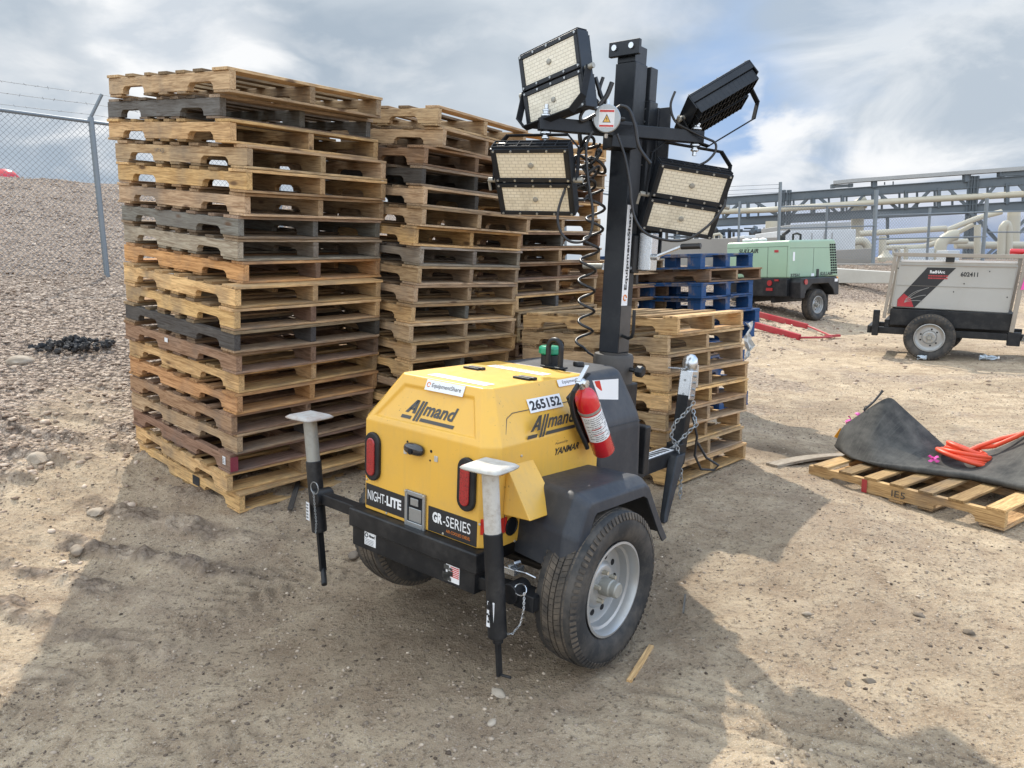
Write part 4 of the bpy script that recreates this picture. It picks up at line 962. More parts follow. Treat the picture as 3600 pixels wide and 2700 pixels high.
# filler cap, breather, lifting eye
MB().lathe([(.040, 0), (.040, .045), (.036, .048), (0, .048)], Matrix.Translation((.345, .80, .583)), 24).build('filler_neck', M_blk, T, smooth=40, bevel=.002)
mb = MB(); mb.lathe([(.047, .050), (.052, .056), (.052, .078), (.044, .088), (0, .090)], Matrix.Translation((.345, .80, .583)), 10); mb.build('filler_cap', M_glassg, T, smooth=20, bevel=.003)
MB().lathe([(.026, 0), (.026, .012), (.022, .018), (0, .020)], Matrix.Translation((.44, .90, .583)), 20).build('breather_cap', M_blk, T, smooth=40)
mb = MB(); pts = [(.385, .735, .583), (.385, .735, .66)]+[(.42-.035*math.cos(a), .735, .675+.035*math.sin(a)) for a in [math.pi*k/8 for k in range(9)]]+[(.455, .735, .66), (.455, .735, .583)]
mb.tube(pts, .0125, 10); mb.build('lifting_eye', M_blk, T, smooth=50)
MB().box(.36, .48, .71, .76, .5835, .592).build('eye_base', M_blk, T, bevel=.003)
# mast
MX, MY = .328, 1.385
MB().lathe([(.105, .44), (.105, .575), (.098, .590), (.075, .592), (.075, .60), (0, .60)], Matrix.Translation((MX, MY, 0)), 32).build('mast_collar', M_blkb, T, smooth=40)
MB().box(MX-.10, MX+.10, MY-.10, MY+.10, -.10, .44).build('mast_socket', M_blk, T, bevel=.008)
mb = MB(); mb.cyl((MX+.10, MY, .52), (MX+.15, MY, .515), .012, n=10); mb.lathe([(.020, 0), (.030, .008), (.030, .035), (.022, .043), (0, .043)], Matrix.Translation((MX+.14, MY, .515)) @ Matrix.Rotation(rad(90), 4, 'Y'), 8); mb.build('lock_knob', M_blk, T, smooth=30)
mh = .057
mast = MB().box(MX-mh, MX+mh, MY-mh, MY+mh, .60, 2.02).build('mast', M_blk2, T, bevel=.004)
MB().box(MX+mh+.0006, MX+mh+.0016, MY-mh+.006, MY+mh-.006, .605, .842).build('scuffed_panel', M_blkb, mast, smooth=0)
sk = MB().box(MX+mh+.0018, MX+mh+.0030, MY-mh+.004, MY-mh+.060, .845, 1.345).build('decal', M_white, mast, smooth=0)
text_mb('EquipmentShare', Vector((MX+mh+.0042, MY-mh+.052, .925)), Z_, -Y_, .405, .034, .03).build('lettering', M_ink, sk, smooth=0)
mb = MB(); mb.tube([Vector((MX+mh+.0042, MY-mh+.032+.014*math.cos(k*.5), 0.885+.014*math.sin(k*.5))) for k in range(12)], .0032, 5); mb.build('emblem', M_orng, sk)
MB().box(MX-.05, MX+.05, MY-.055, MY+.055, 2.02, 2.10).build('mast_section', M_blk2, mast, bevel=.003)
hp = MB().box(MX-.085, MX+.085, MY-.085, MY-.060, 2.045, 2.115).build('mast_head_plate', M_blk2, mast, bevel=.004)
for x in (-.05, .045): MB().cyl((MX+x, MY-.094, 2.085), (MX+x, MY-.085, 2.085), .014, n=12).build('bolt', M_zinc, hp)
mb = MB(); mb.box(.350, .402, 1.458, 1.54, 1.02, 1.86); mb.box(.355, .395, 1.46, 1.53, 1.86, 2.02); side = mb.build('side_channel', M_blk2, T, bevel=.004)
mb = MB(); mb.box(.405, .466, 1.556, 1.566, 1.09, 1.84); mb.box(.340, .405, 1.545, 1.56, 1.09, 1.84); mb.build('guard_plate', M_shr, T, bevel=.002)
for z in (1.55, 1.62, 1.69, 1.76, 1.82): MB().cyl((.378, 1.452, z), (.378, 1.458, z), .004, n=8).build('rivet', M_zinc, side)
# winch
wi = MB().box(.348, .406, 1.40, 1.456, 1.01, 1.20).build('winch', M_blk, T, bevel=.006)
MB().cyl((.385, 1.394, 1.035), (.385, 1.401, 1.035), .010, n=12).build('bolt', M_zinc, wi)
MB().box(.408, .482, 1.43, 1.50, 1.025, 1.215).build('winch_case', M_zinc, wi, bevel=.006)
mb = MB(); A = Vector((.50, 1.44, 1.095)); Bc = A+Vector((.135, .01, .055)); mb.cyl(A+Vector((-.02, 0, -.0)), A+Vector((.02, 0, 0)), .016, n=12); mb.bar(A, Bc, .012, .026, up=(0,1,0)); mb.build('crank_arm', M_zinc, wi, bevel=.002)
mb = MB(); mb.tube([Bc, Bc+Vector((.100, .01, .006))], .0145, 12); mb.build('crank_grip', M_cable, wi, smooth=40, bevel=.003)
mb = MB(); G0 = Vector((MX-mh-.14, MY-.03, 1.035)); mb.tube([G0, G0+Vector((.12, 0, .003))], .015, 12); mb.build('crank_grip', M_greyst, wi, smooth=40)
mb = MB(); mb.box(G0.x+.12, MX-mh, MY-.04, MY-.02, 1.02, 1.055); mb.build('crank_arm', M_zinc, wi)
mb = MB(); mb.tube([(MX+mh, MY-.02, .69), (MX+mh+.06, MY-.06, .685), (MX+mh+.085, MY-.07, .695), (MX+mh+.092, MY-.07, .72), (MX+mh+.090, MY-.07, .83)], .0085, 8); mb.build('cable_hook', M_blk, T, smooth=60)
# cross bar
c0 = Vector((.153, .888, 1.68)); c1_ = Vector((.646, 1.561, 1.68)); cd = (c1_-c0).normalized(); cn = Vector((cd.y, -cd.x, 0))   # cn faces the viewer
cmid = (c0+c1_)/2
hb = (c1_-c0).length/2
e0, e1 = cmid-cd*hb, cmid+cd*hb
cb = MB().bar(e0, e1, .05, .058).build('cross_bar', M_blk2, T, bevel=.004)
MB().bar(cmid-cd*.06-cn*.04+Vector((0,0,-.02)), cmid+cd*.065-cn*.04+Vector((0,0,-.02)), .13, .12).build('bar_bracket', M_blk2, cb, bevel=.004)
# junction box
jn = (TI.to_3x3() @ (CO-TM @ cmid)).normalized(); jn = Vector((jn.x, jn.y, jn.z*.3)).normalized()
jc = TI @ at_plane(2133, 417, TM @ (cmid+jn*.10), (TM.to_3x3() @ jn))
jx = Vector((0,0,1)).cross(jn).normalized()
Mj = frame(jc, jx, jn.cross(jx)); 
jb = MB().lathe([(.058, -.05), (.058, -.006), (.064, -.004), (.064, .004), (.060, .008), (0, .008)], Mj, 40).build('junction_box', M_gal, T, smooth=30)
wl = MB().box(-.036, .036, -.040, .040, .0082, .0094, Mj).build('warning_label', M_white, jb, smooth=0)
mb = MB(); mb.box(-.033, .033, .028, .037, .0096, .0102, Mj); mb.box(-.033, .033, -.037, -.029, .0096, .0102, Mj); mb.build('red_band', M_tape, wl, smooth=0)
mb = MB(); mb.add([(-.019, -.018, .0098), (.019, -.018, .0098), (0, .020, .0098)], [(0,1,2)], Mj); mb.build('triangle_border', M_ink, wl, smooth=0, fixn=False)
mb = MB(); mb.add([(-.0145, -.0155, .0104), (.0145, -.0155, .0104), (0, .0135, .0104)], [(0,1,2)], Mj); mb.build('triangle', M_yel, wl, smooth=0, fixn=False)
mb = MB(); mb.add([(.002, .008, .011), (-.004, -.002, .011), (0, -.002, .011), (-.002, -.013, .011), (.004, -.001, .011), (.0005, -.001, .011)], [(0,1,2,5),(2,3,4,5)], Mj); mb.build('bolt_symbol', M_ink, wl, smooth=0, fixn=False)
for a in (90, -90, 45, 0, 180): 
    q = Mj @ Vector((.066*math.cos(rad(a)), .066*math.sin(rad(a)), -.02)); q2 = Mj @ Vector((.085*math.cos(rad(a)), .085*math.sin(rad(a)), -.02)); MB().cyl(q, q2, .011, .008, n=10).build('cable_gland', M_zinc if a in (90,-90) else M_blk, jb)
# floodlights
def flood(center_px, yplane, yaw, tilt, roll, pinpt, w=.365, h=.335):
    c = at_y(center_px[0], center_px[1], yplane)
    R_ = Euler((0, 0, rad(yaw))).to_matrix() @ Euler((0, rad(roll), 0)).to_matrix() @ Euler((rad(tilt), 0, 0)).to_matrix()
    M = TI @ (Matrix.Translation(c) @ R_.to_4x4())
    t = .055
    mb = MB()
    for z0 in (-h/2, .004):
        z1 = z0+h/2-.004
        mb.box(-w/2, w/2, .0, t*.6, z0, z1)
        b = .020
        mb.box(-w/2, w/2, -.012, 0, z1-b, z1); mb.box(-w/2, w/2, -.012, 0, z0, z0+b); mb.box(-w/2, -w/2+b, -.012, 0, z0+b, z1-b); mb.box(w/2-b, w/2, -.012, 0, z0+b, z1-b)
        for k in range(15):
            x = -w/2+.012+k*(w-.024)/14; mb.box(x-.002, x+.002, t*.6, t*1.7, z0+.01, z1-.01)
        for zz in (z0+.012, (z0+z1)/2, z1-.012): mb.box(-w/2+.006, w/2-.006, t*.6+.002, t*1.65, zz-.002, zz+.002)
    mb.box(-w/2-.006, -w/2, -.01, t*1.2, -h/2, h/2); mb.box(w/2, w/2+.006, -.01, t*1.2, -h/2, h/2)
    hs = mb.build('floodlight', M_blk2, T, M=M, bevel=.0015, seg=1)
    for z0 in (-h/2, .004):
        z1 = z0+h/2-.004; b = .020
        MB().box(-w/2+b+.0005, w/2-b-.0005, -.007, -.0005, z0+b+.0005, z1-b-.0005).build('lens', M_lens, hs, bevel=.001)
        MB().lathe([(.013, 0), (.012, .006), (.006, .008), (0, .008)], Matrix.Translation((0, -.007, (z0+z1)/2)) @ Matrix.Rotation(rad(90), 4, 'X'), 14).build('sensor', M_greyst, hs)
        for k in range(5):
            x = -w/2+.01+k*(w-.02)/4
            for zz in (z0+.010, z1-.010): MB().cyl((x, -.017, zz), (x, -.012, zz), .0055, n=8).build('screw', M_gal, hs)
    # open grille above the housing
    mb = MB(); g0, g1 = h/2+.001, h/2+.004
    for zz in (0.0, .030, .062): mb.box(-w/2, w/2, zz-.002, zz+.002, g0, g0+.008)
    for k in range(7):
        x = -w/2+k*w/6; mb.box(x-.002, x+.002, .0, .062, g0, g0+.0075)
    mb.build('grille', M_matt, hs)
    # yoke
    q = M.inverted() @ Vector(pinpt); dv = Vector((0, q.y-.02, q.z)); D = max(dv.length, h/2+.035); dv.normalize(); o_ = Vector((0, .02, 0))
    X1 = Vector((w/2+.022, 0, 0)); X2 = Vector((w/2-.035, 0, 0))
    pts = [o_-X1, o_-X1+dv*(D-.06), o_-X2+dv*D, o_+X2+dv*D, o_+X1+dv*(D-.06), o_+X1]
    mb = MB(); wd_ = dv.cross(Vector((1, 0, 0)))
    for a, b in zip(pts, pts[1:]): mb.bar(a, b, .036, .006, up=(b-a).cross(wd_), ext=.003)
    mb.build('yoke', M_matt, hs)
    for sx in (-1, 1): MB().cyl((sx*(w/2+.004), .02, 0), (sx*(w/2+.05), .02, 0), .012, n=12).build('pivot_bolt', M_greyst, hs)
    mb = MB(); mb.bar((-w/2-.05, .02, .0), (-w/2-.05, .02, -.055), .012, .010, up=(0,1,0)); mb.build('tilt_lever', M_greyst, hs, bevel=.002)
    return M
def pin(at, s):
    mb = MB(); at = Vector(at); prof = [(.0, 0), (.020, .0), (.026, .006), (.026, .012), (.016, .018), (.016, .026), (.020, .028), (.020, .034), (.010, .040), (.010, .058), (0, .058)]
    M = Matrix.Translation(at) @ (Matrix.Rotation(math.pi, 4, 'X') if s < 0 else Matrix.Identity(4)); mb.lathe(prof, M, 18); return mb.build('mount_bolt', M_zinc, T, smooth=40)
YE0 = (TM @ e0).y; YE1 = (TM @ e1).y
pa, pb = e0+cd*.035, e1-cd*.035; up3 = Vector((0, 0, .030))
for e in (pa, pb): pin(e+up3, 1); pin(e-up3, -1)
flood((1876, 640), YE0-.0, -20, 32, 3.5, pa-up3*1.6)
flood((2412, 710), YE1-.04, 8, 26, 9, pb-up3*1.6)
flood((1942, 284), YE0+.04, -46, 2, -7, pa+up3*1.8)
flood((2502, 338), YE1+.02, 12, -112, -29, pb+up3*1.8, .345, .29)
# cables
def cable(px, Y, r=.0065, n=10, name='cable'):
    P = [TI @ at_y(u, v, y) for (u, v), y in zip(px, Y if isinstance(Y, (list, tuple)) else [Y]*len(px))]
    out = []
    for i in range(len(P)-1):
        p0 = P[max(i-1, 0)]; p1 = P[i]; p2 = P[i+1]; p3 = P[min(i+2, len(P)-1)]
        for k in range(n):
            t = k/n; out.append(.5*((2*p1)+(p2-p0)*t+(2*p0-5*p1+4*p2-p3)*t*t+(3*p1-p0-3*p2+p3)*t**3))
    out.append(P[-1]); mb = MB(); mb.tube(out, r, 7); return mb.build(name, M_cable, T, smooth=60)
Z3 = lambda a, b: (1700+.4521*a, 100+.4521*b)
yj = (TM @ jc).y
cable([Z3(850, 800), Z3(800, 920), Z3(810, 1150), Z3(850, 1430), Z3(830, 1600), Z3(760, 1660), Z3(660, 1650), Z3(590, 1560), Z3(580, 1420), Z3(640, 1230), Z3(720, 1000)], yj-.05)
cable([Z3(1060, 600), Z3(1130, 630), Z3(1180, 760), Z3(1210, 920), Z3(1300, 1050)], yj-.06, .0085)
cable([Z3(1040, 820), Z3(1100, 1000), Z3(1140, 1220), Z3(1150, 1340), Z3(1180, 1480), Z3(1260, 1590), Z3(1420, 1645), Z3(1580, 1640), Z3(1740, 1540), Z3(1860, 1400), Z3(1880, 1330)], yj-.06, .0065)
cable([Z3(1490, 490), Z3(1455, 600), Z3(1490, 720), Z3(1600, 790), Z3(1720, 850), Z3(1800, 890), Z3(1800, 960), Z3(1740, 1030), Z3(1660, 1070)], YE1-.05, .006)
cable([Z3(880, 630), Z3(800, 620), Z3(755, 680), Z3(770, 720), Z3(870, 670)], yj, .008)
cable([Z3(830, 530), Z3(880, 560), Z3(900, 600)], yj+.05, .008)
cable([Z3(870, 380), Z3(900, 480), Z3(930, 570)], yj+.05, .010); cable([Z3(1000, 420), Z3(960, 520), Z3(900, 600)], yj+.02, .012); cable([Z3(930, 380), Z3(900, 500), Z3(960, 590)], yj+.08, .009)
# coiled cord: tangled part then stretched helix
r = random.Random(31); out = []; cc = Vector((MX-mh-.085, MY-.13, 1.56)); p_ = cc.copy()
for lp in range(13):
    ax_ = Vector((r.uniform(-1,1), r.uniform(-1,1), r.uniform(-.9,.9))).normalized(); u_ = ax_.orthogonal().normalized(); v_ = ax_.cross(u_); rr_ = r.uniform(.028, .055); ce = cc+Vector((r.uniform(-.05,.05), r.uniform(-.03,.03), .11-.022*lp+r.uniform(-.02,.02)))
    ph = r.uniform(0, 6)
    for k in range(18): a = ph+k*.38; out.append(ce+u_*(rr_*math.cos(a))+v_*(rr_*math.sin(a)))
sm = out[:]
for _ in range(3): sm = [sm[0]]+[(sm[i-1]+sm[i]*2+sm[i+1])/4 for i in range(1, len(sm)-1)]+[sm[-1]]
MB().tube(sm, .0078, 7).build('coiled_cord', M_cable, T, smooth=60)
out = []
for k in range(420):
    t = k/420; a = k*.115+1.2; rr_ = .046-.008*t; out.append((MX-mh-.050-.030*t*t+rr_*math.cos(a)+.012*math.sin(t*9), MY-.10+rr_*math.sin(a), 1.42-.80*t))
MB().tube(out, .0072, 7).build('coiled_cord', M_cable, T, smooth=60)
# bird of hoses at the mast foot
MB().tube([(MX-mh-.08, MY-.09, .62), (MX-mh-.05, MY-.08, .59), (MX-mh-.03, MY-.05, .57)], .006, 6).build('coiled_cord', M_cable, T, smooth=60)

# ------------------------------------------------------------------ fire extinguisher hung on the hood side
EM = TM @ Matrix.Translation((.775, .635, .285)) @ Matrix(((1,0,0,0),(0,1,0,0),(0,0,1,0),(0,0,0,1)))
ax = (Vector((.770, .435, .60))-Vector((.775, .635, .285))).normalized()
exx = Vector((1, 0, 0)); exx = (exx-ax*exx.dot(ax)).normalized(); eyy = ax.cross(exx)
EM = TM @ Matrix(((exx.x, eyy.x, ax.x, .775), (exx.y, eyy.y, ax.y, .630), (exx.z, eyy.z, ax.z, .288), (0,0,0,1)))
E_ = empty('fire_extinguisher', EM, 'red fire extinguisher with white label strapped to the side of the yellow hood', 'fire extinguisher')
MB().lathe([(.044, 0), (.046, .004), (.046, .275), (.043, .298), (.034, .318), (.020, .330), (.017, .340), (0, .340)], None, 40).build('cylinder', M_red, E_, smooth=35)
# label wraps the visible side
def wrap(r, a0, a1, z0, z1, n=14):
    mb = MB(); vs = []
    for k in range(n+1):
        a = rad(a0+(a1-a0)*k/n); vs += [(r*math.cos(a), r*math.sin(a), z0), (r*math.cos(a), r*math.sin(a), z1)]
    mb.add(vs, [(2*k, 2*k+2, 2*k+3, 2*k+1) for k in range(n)]); return mb
lb = wrap(.0468, -110, 80, .088, .222).build('label', M_white, E_, fixn=False)
mb = MB(); r = random.Random(6)
for k in range(13):
    z = .095+k*.0095
    a = -95
    while a < 60:
        L = r.uniform(6, 26); 
        if r.random() < .8: w_ = wrap(.0472, a, min(a+L, 62), z, z+.0028, 4); mb.add(w_.v, w_.f)
        a += L+3
mb.build('lettering', M_inkg, lb, smooth=0, fixn=False)
mb = MB(); 
for z in (.155, .125): w_ = wrap(.0473, -70, -15, z, z+.003, 6); mb.add(w_.v, w_.f)
mb.build('red_print', M_tape, lb, smooth=0, fixn=False)
MB().lathe([(.0475, .228), (.0475, .240)], None, 32).build('strap', M_greyst, E_, smooth=40)
MB().lathe([(.016, .338), (.016, .352), (.021, .354), (.021, .372), (.014, .378), (0, .378)], None, 16).build('valve', M_zinc, E_, smooth=40)
mb = MB(); mb.bar((0, -.01, .378), (-.005, .075, .392), .018, .006); mb.build('lever', M_zinc, E_, bevel=.002)
mb = MB(); mb.bar((0, -.015, .366), (.0, .065, .360), .018, .006); mb.bar((0, -.06, .36), (0, -.015, .368), .014, .018); mb.build('handle', M_blk, E_, bevel=.003)
MB().lathe([(.015, 0), (.015, .010), (0, .011)], Matrix.Translation((.021, 0, .362)) @ Matrix.Rotation(rad(90), 4, 'Y'), 16).build('gauge', M_zinc, E_)
mb = MB(); mb.tube([(0, -.055, .362), (-.01, -.075, .33), (-.03, -.070, .25), (-.035, -.062, .17), (-.03, -.058, .09), (-.03, -.058, .06)], .010, 8); mb.build('hose', M_cable, E_, smooth=60)
mb = MB(); mb.box(-.075, -.047, -.03, .03, .05, .30); mb.build('bracket', M_blk, E_, bevel=.003)
Mt = Matrix.Translation((.02, .03, .34)) @ Euler((rad(0), rad(0), 0)).to_matrix().to_4x4()
tg = MB(); tg.add([(.030, .035, .352), (.050, .165, .262), (.050, .125, .185), (.036, .030, .262)], [(0,1,2,3)]); tgo = tg.build('inspection_tag', M_white, E_, smooth=0, fixn=False)
sd_ = tgo.modifiers.new('thick', 'SOLIDIFY'); sd_.thickness = .0012
mb = MB(); mb.add([(.0315, .042, .342), (.036, .068, .326), (.037, .062, .280), (.033, .040, .290)], [(0,1,2,3)]); mb.v = [v+Vector((.002, 0, .0015)) for v in mb.v]; mb.build('red_band', M_tape, tgo, smooth=0, fixn=False)

# ------------------------------------------------------------------ loaded pallet at the right
RPM = Matrix.Translation((2.728, 4.016, .014)) @ Euler((rad(1.1), rad(-.3), rad(35.4)), 'XYZ').to_matrix().to_4x4()
RPAL = put_pallet(RPM, 'y', 'fresh yellow pallet on the sand carrying a folded black rubber mat', None, 7777)
mark(RPAL, 'red_stripe', -.0052, -.0043, .80, .835, .015, .100, M_redst); text_mb('IE5', Vector((-.0056, .64, .035)), Vector((0, -1, 0)), Z_, .085, .042, .0).build('stamp', M_inkg, RPAL, smooth=0)
mroot = empty('rubber_mat', RPM, 'folded sheet of ribbed black rubber lying on the single yellow pallet', 'rubber mat')
def poly(pts, t):
    for (t0, p0), (t1, p1) in zip(pts, pts[1:]):
        if t <= t1: k = (t-t0)/(t1-t0); return Vector(p0).lerp(Vector(p1), max(0, k))
    return Vector(pts[-1][1])
ridge = [(0,(.37,1.25,.17)),(.10,(.44,1.25,.30)),(.27,(.67,1.05,.525)),(.36,(.74,1.0,.445)),(.60,(.94,.745,.150)),(.66,(1.0,.66,.133)),(.74,(1.04,.50,.17)),(.84,(1.02,.26,.36)),(.92,(1.0,.08,.48)),(1,(1.0,-.35,.54))]
foot = [(0,(.35,1.20,.15)),(.10,(.27,1.06,.137)),(.30,(.235,.86,.134)),(.60,(.34,.58,.134)),(.74,(.42,.38,.135)),(.86,(.42,.16,.137)),(1,(.36,-.35,.140))]
NC, NR = 90, 20; R0 = [poly(ridge, k/(NC-1)) for k in range(NC)]; F0 = [poly(foot, k/(NC-1)) for k in range(NC)]
for _ in range(5): F0 = [F0[0]]+[(F0[i-1]+F0[i]+F0[i+1])/3 for i in range(1, NC-1)]+[F0[-1]]
for _ in range(6): R0 = [R0[i] if i in (0, NC-1) else (R0[i-1]+R0[i]+R0[i+1])/3 for i in range(NC)]
vs = []
for i in range(NR):
    sI = i/(NR-1-3)
    for k in range(NC):
        t = k/(NC-1); A, Bq = F0[k], R0[k]
        if sI <= 1:
            b4 = 4*sI*(1-sI); hgt = Bq.z-A.z
            p = A.lerp(Bq, sI)+Vector((-.20, .16*(1-t*2.4) if t < .42 else 0, -.18))*(b4*hgt)+Vector((0, 0, .006*math.sin(t*23+sI*5)*b4))
            p.z = max(p.z, .133)
        else:
            q = (sI-1)/(3/(NR-4)); p = Bq+Vector((.10*q, .07*q, -(Bq.z-.133)*q*.9))
        vs.append(p)
mb = MB(); mb.add(vs, [(i*NC+k, i*NC+k+1, (i+1)*NC+k+1, (i+1)*NC+k) for i in range(NR-1) for k in range(NC-1)])
sheet = mb.build('sheet', M_mat, mroot, smooth=50)
sd_ = sheet.modifiers.new('thick', 'SOLIDIFY'); sd_.thickness = .018; sd_.offset = 0
mb = MB(); mb.tube([q+Vector((.008, 0, .010)) for q in F0[::2]], [.006+.014*min(1, max(0, k/(NC/2)-.12)/.3) for k in range(len(F0[::2]))], 10); mb.build('rolled_edge', M_mat, mroot, smooth=60)
mb = MB(); r = random.Random(5); pts = []
for k in range(7*24):
    a = 2*math.pi*k/24; lp = k/24; rr_ = .155-.008*lp+.012*math.sin(lp*2.3)+.006*math.sin(k*.21)
    q = Vector((rr_*1.15*math.cos(a+.4), rr_*math.sin(a+.4), .012+.0105*lp+.012*math.sin(a*1+lp)))
    pts.append(q)
Mh = Matrix.Translation((.76, .56, .150)) @ Matrix.Rotation(rad(14), 4, 'Y') @ Matrix.Rotation(rad(6), 4, 'X')
pts = [Mh @ q for q in pts]
pts += [Vector(p) for p in ((.90,.44,.25),(.93,.33,.33),(.95,.22,.42),(.97,.13,.48),(1.03,.09,.47),(1.06,.16,.42),(1.02,.28,.36),(.95,.42,.30),(.86,.52,.24),(.80,.58,.19),(.72,.62,.17))]
ho = mb.tube(pts, .0145, 8); hm = empty('air_hose', RPM, 'coil of orange air hose resting on the black rubber mat', 'hose'); mb.build('coil', M_hose, hm, smooth=60)
mb = MB(); r = random.Random(9)
def ribbon(mb, p, n, L, w, seed):
    r = random.Random(seed); p = Vector(p)
    for k in range(n):
        d = Vector((r.uniform(-1,1), r.uniform(-1,1), r.uniform(-.6,.8))).normalized(); q = p.copy(); s = d.orthogonal().normalized()*w
        vs = []
        for j in range(5): vs += [q-s, q+s]; q = q+d*L/4; d = (d+Vector((r.uniform(-.6,.6), r.uniform(-.6,.6), r.uniform(-.5,.2)))).normalized()
        mb.add(vs, [(2*j, 2*j+1, 2*j+3, 2*j+2) for j in range(4)])
ribbon(mb, (.55, .66, .175), 7, .04, .009, 3); tag(mb.build('flagging_tape', M_pink, None, smooth=0, M=RPM, fixn=False), 'pink flagging tape tied on the coiled orange hose', 'flagging tape')
mb = MB(); ribbon(mb, (.50, 1.22, .34), 8, .05, .008, 5); ribbon(mb, (.55, 1.18, .38), 6, .05, .008, 6); tag(mb.build('flagging_tape', M_pink, None, smooth=0, M=RPM, fixn=False), 'pink flagging tape behind the left end of the rubber mat', 'flagging tape')
mb = MB(); mb.box(-.036, .036, -.002, .002, -.04, .035, Matrix.Translation((.47, 1.27, .235)) @ Euler((0, rad(30), rad(-50))).to_matrix().to_4x4()); tag(mb.build('orange_tag', M_otag, None, M=RPM, smooth=0), 'square orange tag hanging beside the left end of the rubber mat', 'tag')
mb = MB(); mb.tube([(.56, 1.17, .42), (.61, 1.13, .48), (.65, 1.11, .53), (.67, 1.10, .56)], [.010, .008, .008, .010], 8); mb.tube([Vector((.57+.022*math.cos(k*.6), 1.16, .43+.022*math.sin(k*.6))) for k in range(10)], .003, 5); tag(mb.build('wire_hook', M_cable, None, M=RPM, smooth=60), 'dark hook with a wire ring at the upper tip of the rubber mat', 'hook')
# red stripe and stencil on the stringer
# loose planks and splinters
def plank(u0, v0, u1, v1, w, t, label, name='plank', tone='t', lift=0, bend=0):
    a = on_ground(u0, v0); b = on_ground(u1, v1); d = (b-a); L = d.length
    M = frame(a+Vector((0, 0, t/2+lift)), d, Vector((-d.y, d.x, 0)))
    mb = MB(); n = 6
    for k in range(n):
        x0, x1 = L*k/n, L*(k+1)/n; z0, z1 = bend*math.sin(math.pi*k/n), bend*math.sin(math.pi*(k+1)/n)
        ww0 = w*(1-.15*abs(k/n-.4)); ww1 = w*(1-.15*abs((k+1)/n-.4))
        vs = [(x0,-ww0/2,z0-t/2),(x0,ww0/2,z0-t/2),(x0,ww0/2,z0+t/2),(x0,-ww0/2,z0+t/2),(x1,-ww1/2,z1-t/2),(x1,ww1/2,z1-t/2),(x1,ww1/2,z1+t/2),(x1,-ww1/2,z1+t/2)]
        fs = [(0,4,5,1),(1,5,6,2),(2,6,7,3),(3,7,4,0)]
        if k == 0: fs.append((0,1,2,3))
        if k == n-1: fs.append((4,7,6,5))
        mb.add(vs, fs)
    o = mb.build(name, WX, None, smooth=0, M=M); c = TONES[tone][0]; o.color = c+(1,); return tag(o, label, 'plank' if name == 'plank' else 'wood splinter')
plank(2712, 1640, 2985, 1605, .10, .018, 'loose weathered plank on the sand left of the loaded pallet', tone='l', bend=.02)
plank(2212, 2399, 2290, 2275, .022, .010, 'yellow wood splinter on the ground beside the big wheel', 'wood_splinter', 'y')
plank(2402, 2165, 2409, 2100, .008, .006, 'thin grey stick poking up from the sand near the wheel', 'wood_splinter', 'g', lift=.01)
plank(1020, 1800, 1050, 1700, .03, .012, 'dark broken slat at the foot of the tall stack', 'wood_splinter', 'd', lift=.01)

# ------------------------------------------------------------------ green compressor
def rootmat(p, yaw): return Matrix.Translation(p) @ Matrix.Rotation(rad(yaw), 4, 'Z')
# local: x along the side going away to the right, y along the rear end going away to the left, origin under the near rear corner
cy_ = at_y(2771, 1000, 15.6); CPos = Vector((cy_.x, cy_.y, .06)); CPos.z = gh(cy_.x+.68, cy_.y+.32)-.012; CM = rootmat(CPos, 34)
C_ = empty('air_compressor', CM, 'sage green towable air compressor with black lower body', 'air compressor')
CL, CWd, Z0, Z1 = 1.62, 1.62, .90, 1.67
mb = MB(); prof = [(0, Z0), (CL+.12, Z0), (CL+.08, Z0+.25), (CL-.02, Z1-.03), (CL-.08, Z1+.02), (.02, Z1), (0, Z1-.05)]
M_ = Matrix(((1,0,0,0),(0,0,1,0),(0,1,0,0),(0,0,0,1)))
mb.prism(prof, .0, CWd, M_); body = mb.build('canopy', M_green, C_, bevel=.05, seg=4, smooth=30)
mb = MB(); mb.box(.02, CL-.05, -.003, .001, Z1-.16, Z1-.154); mb.box(.82, .827, -.003, .001, Z0+.03, Z1-.16)
for y in (.52, 1.04): mb.box(-.003, .001, y-.004, y+.004, Z0+.02, Z1-.12)
mb.box(-.003, .001, .03, CWd-.03, Z1-.125, Z1-.119); mb.box(-.002, .001, .04, .046, Z0+.02, Z1-.12); mb.build('panel_seam', M_inkg, body, smooth=0)
mb = MB()
for iz in range(12):
    z = Z0+.06+iz*.054; xr = CL+.10-(z-Z0)*.17
    for ix in range(3): mb.box(xr-.24+ix*.078, xr-.18+ix*.078, -.004, .001, z, z+.040)
mb.build('louvre_shade', M_hole_shade, body, smooth=0)
ND = Vector((0, -1, 0))
lg = text_mb('SULLAIR', Vector((-.004, 1.28, Z1-.24)), ND, Z_, .52, .09, .03, .25); lg.build('lettering', M_ink, body, smooth=0, fixn=False)
lg = text_mb('SULLAIR', Vector((1.06, -.004, Z0+.03)), X_, Z_, .46, .075, .03, .25); lg.build('lettering', M_ink, body, smooth=0, fixn=False)
lg = text_mb('375H', Vector((.06, -.004, Z0+.02)), X_, Z_, .30, .07, .03); lg.build('lettering', M_ink, body, smooth=0, fixn=False)
s_ = MB().box(-.006, -.001, .98, 1.16, Z0+.26, Z0+.37).build('decal', M_white, body, smooth=0)
text_mb('EquipmentShare', Vector((-.008, 1.14, Z0+.30)), ND, Z_, .14, .03, .01).build('lettering', M_ink, s_, smooth=0, fixn=False)
MB().box(-.006, -.001, .26, .36, Z1-.24, Z1-.19).build('decal', M_redst, body, smooth=0)
MB().box(.12, .18, -.006, -.001, Z1-.42, Z1-.24).build('decal', M_white, body, smooth=0)
MB().box(.76, .86, -.006, -.001, Z0+.02, Z0+.08).build('decal', M_white, body, smooth=0)
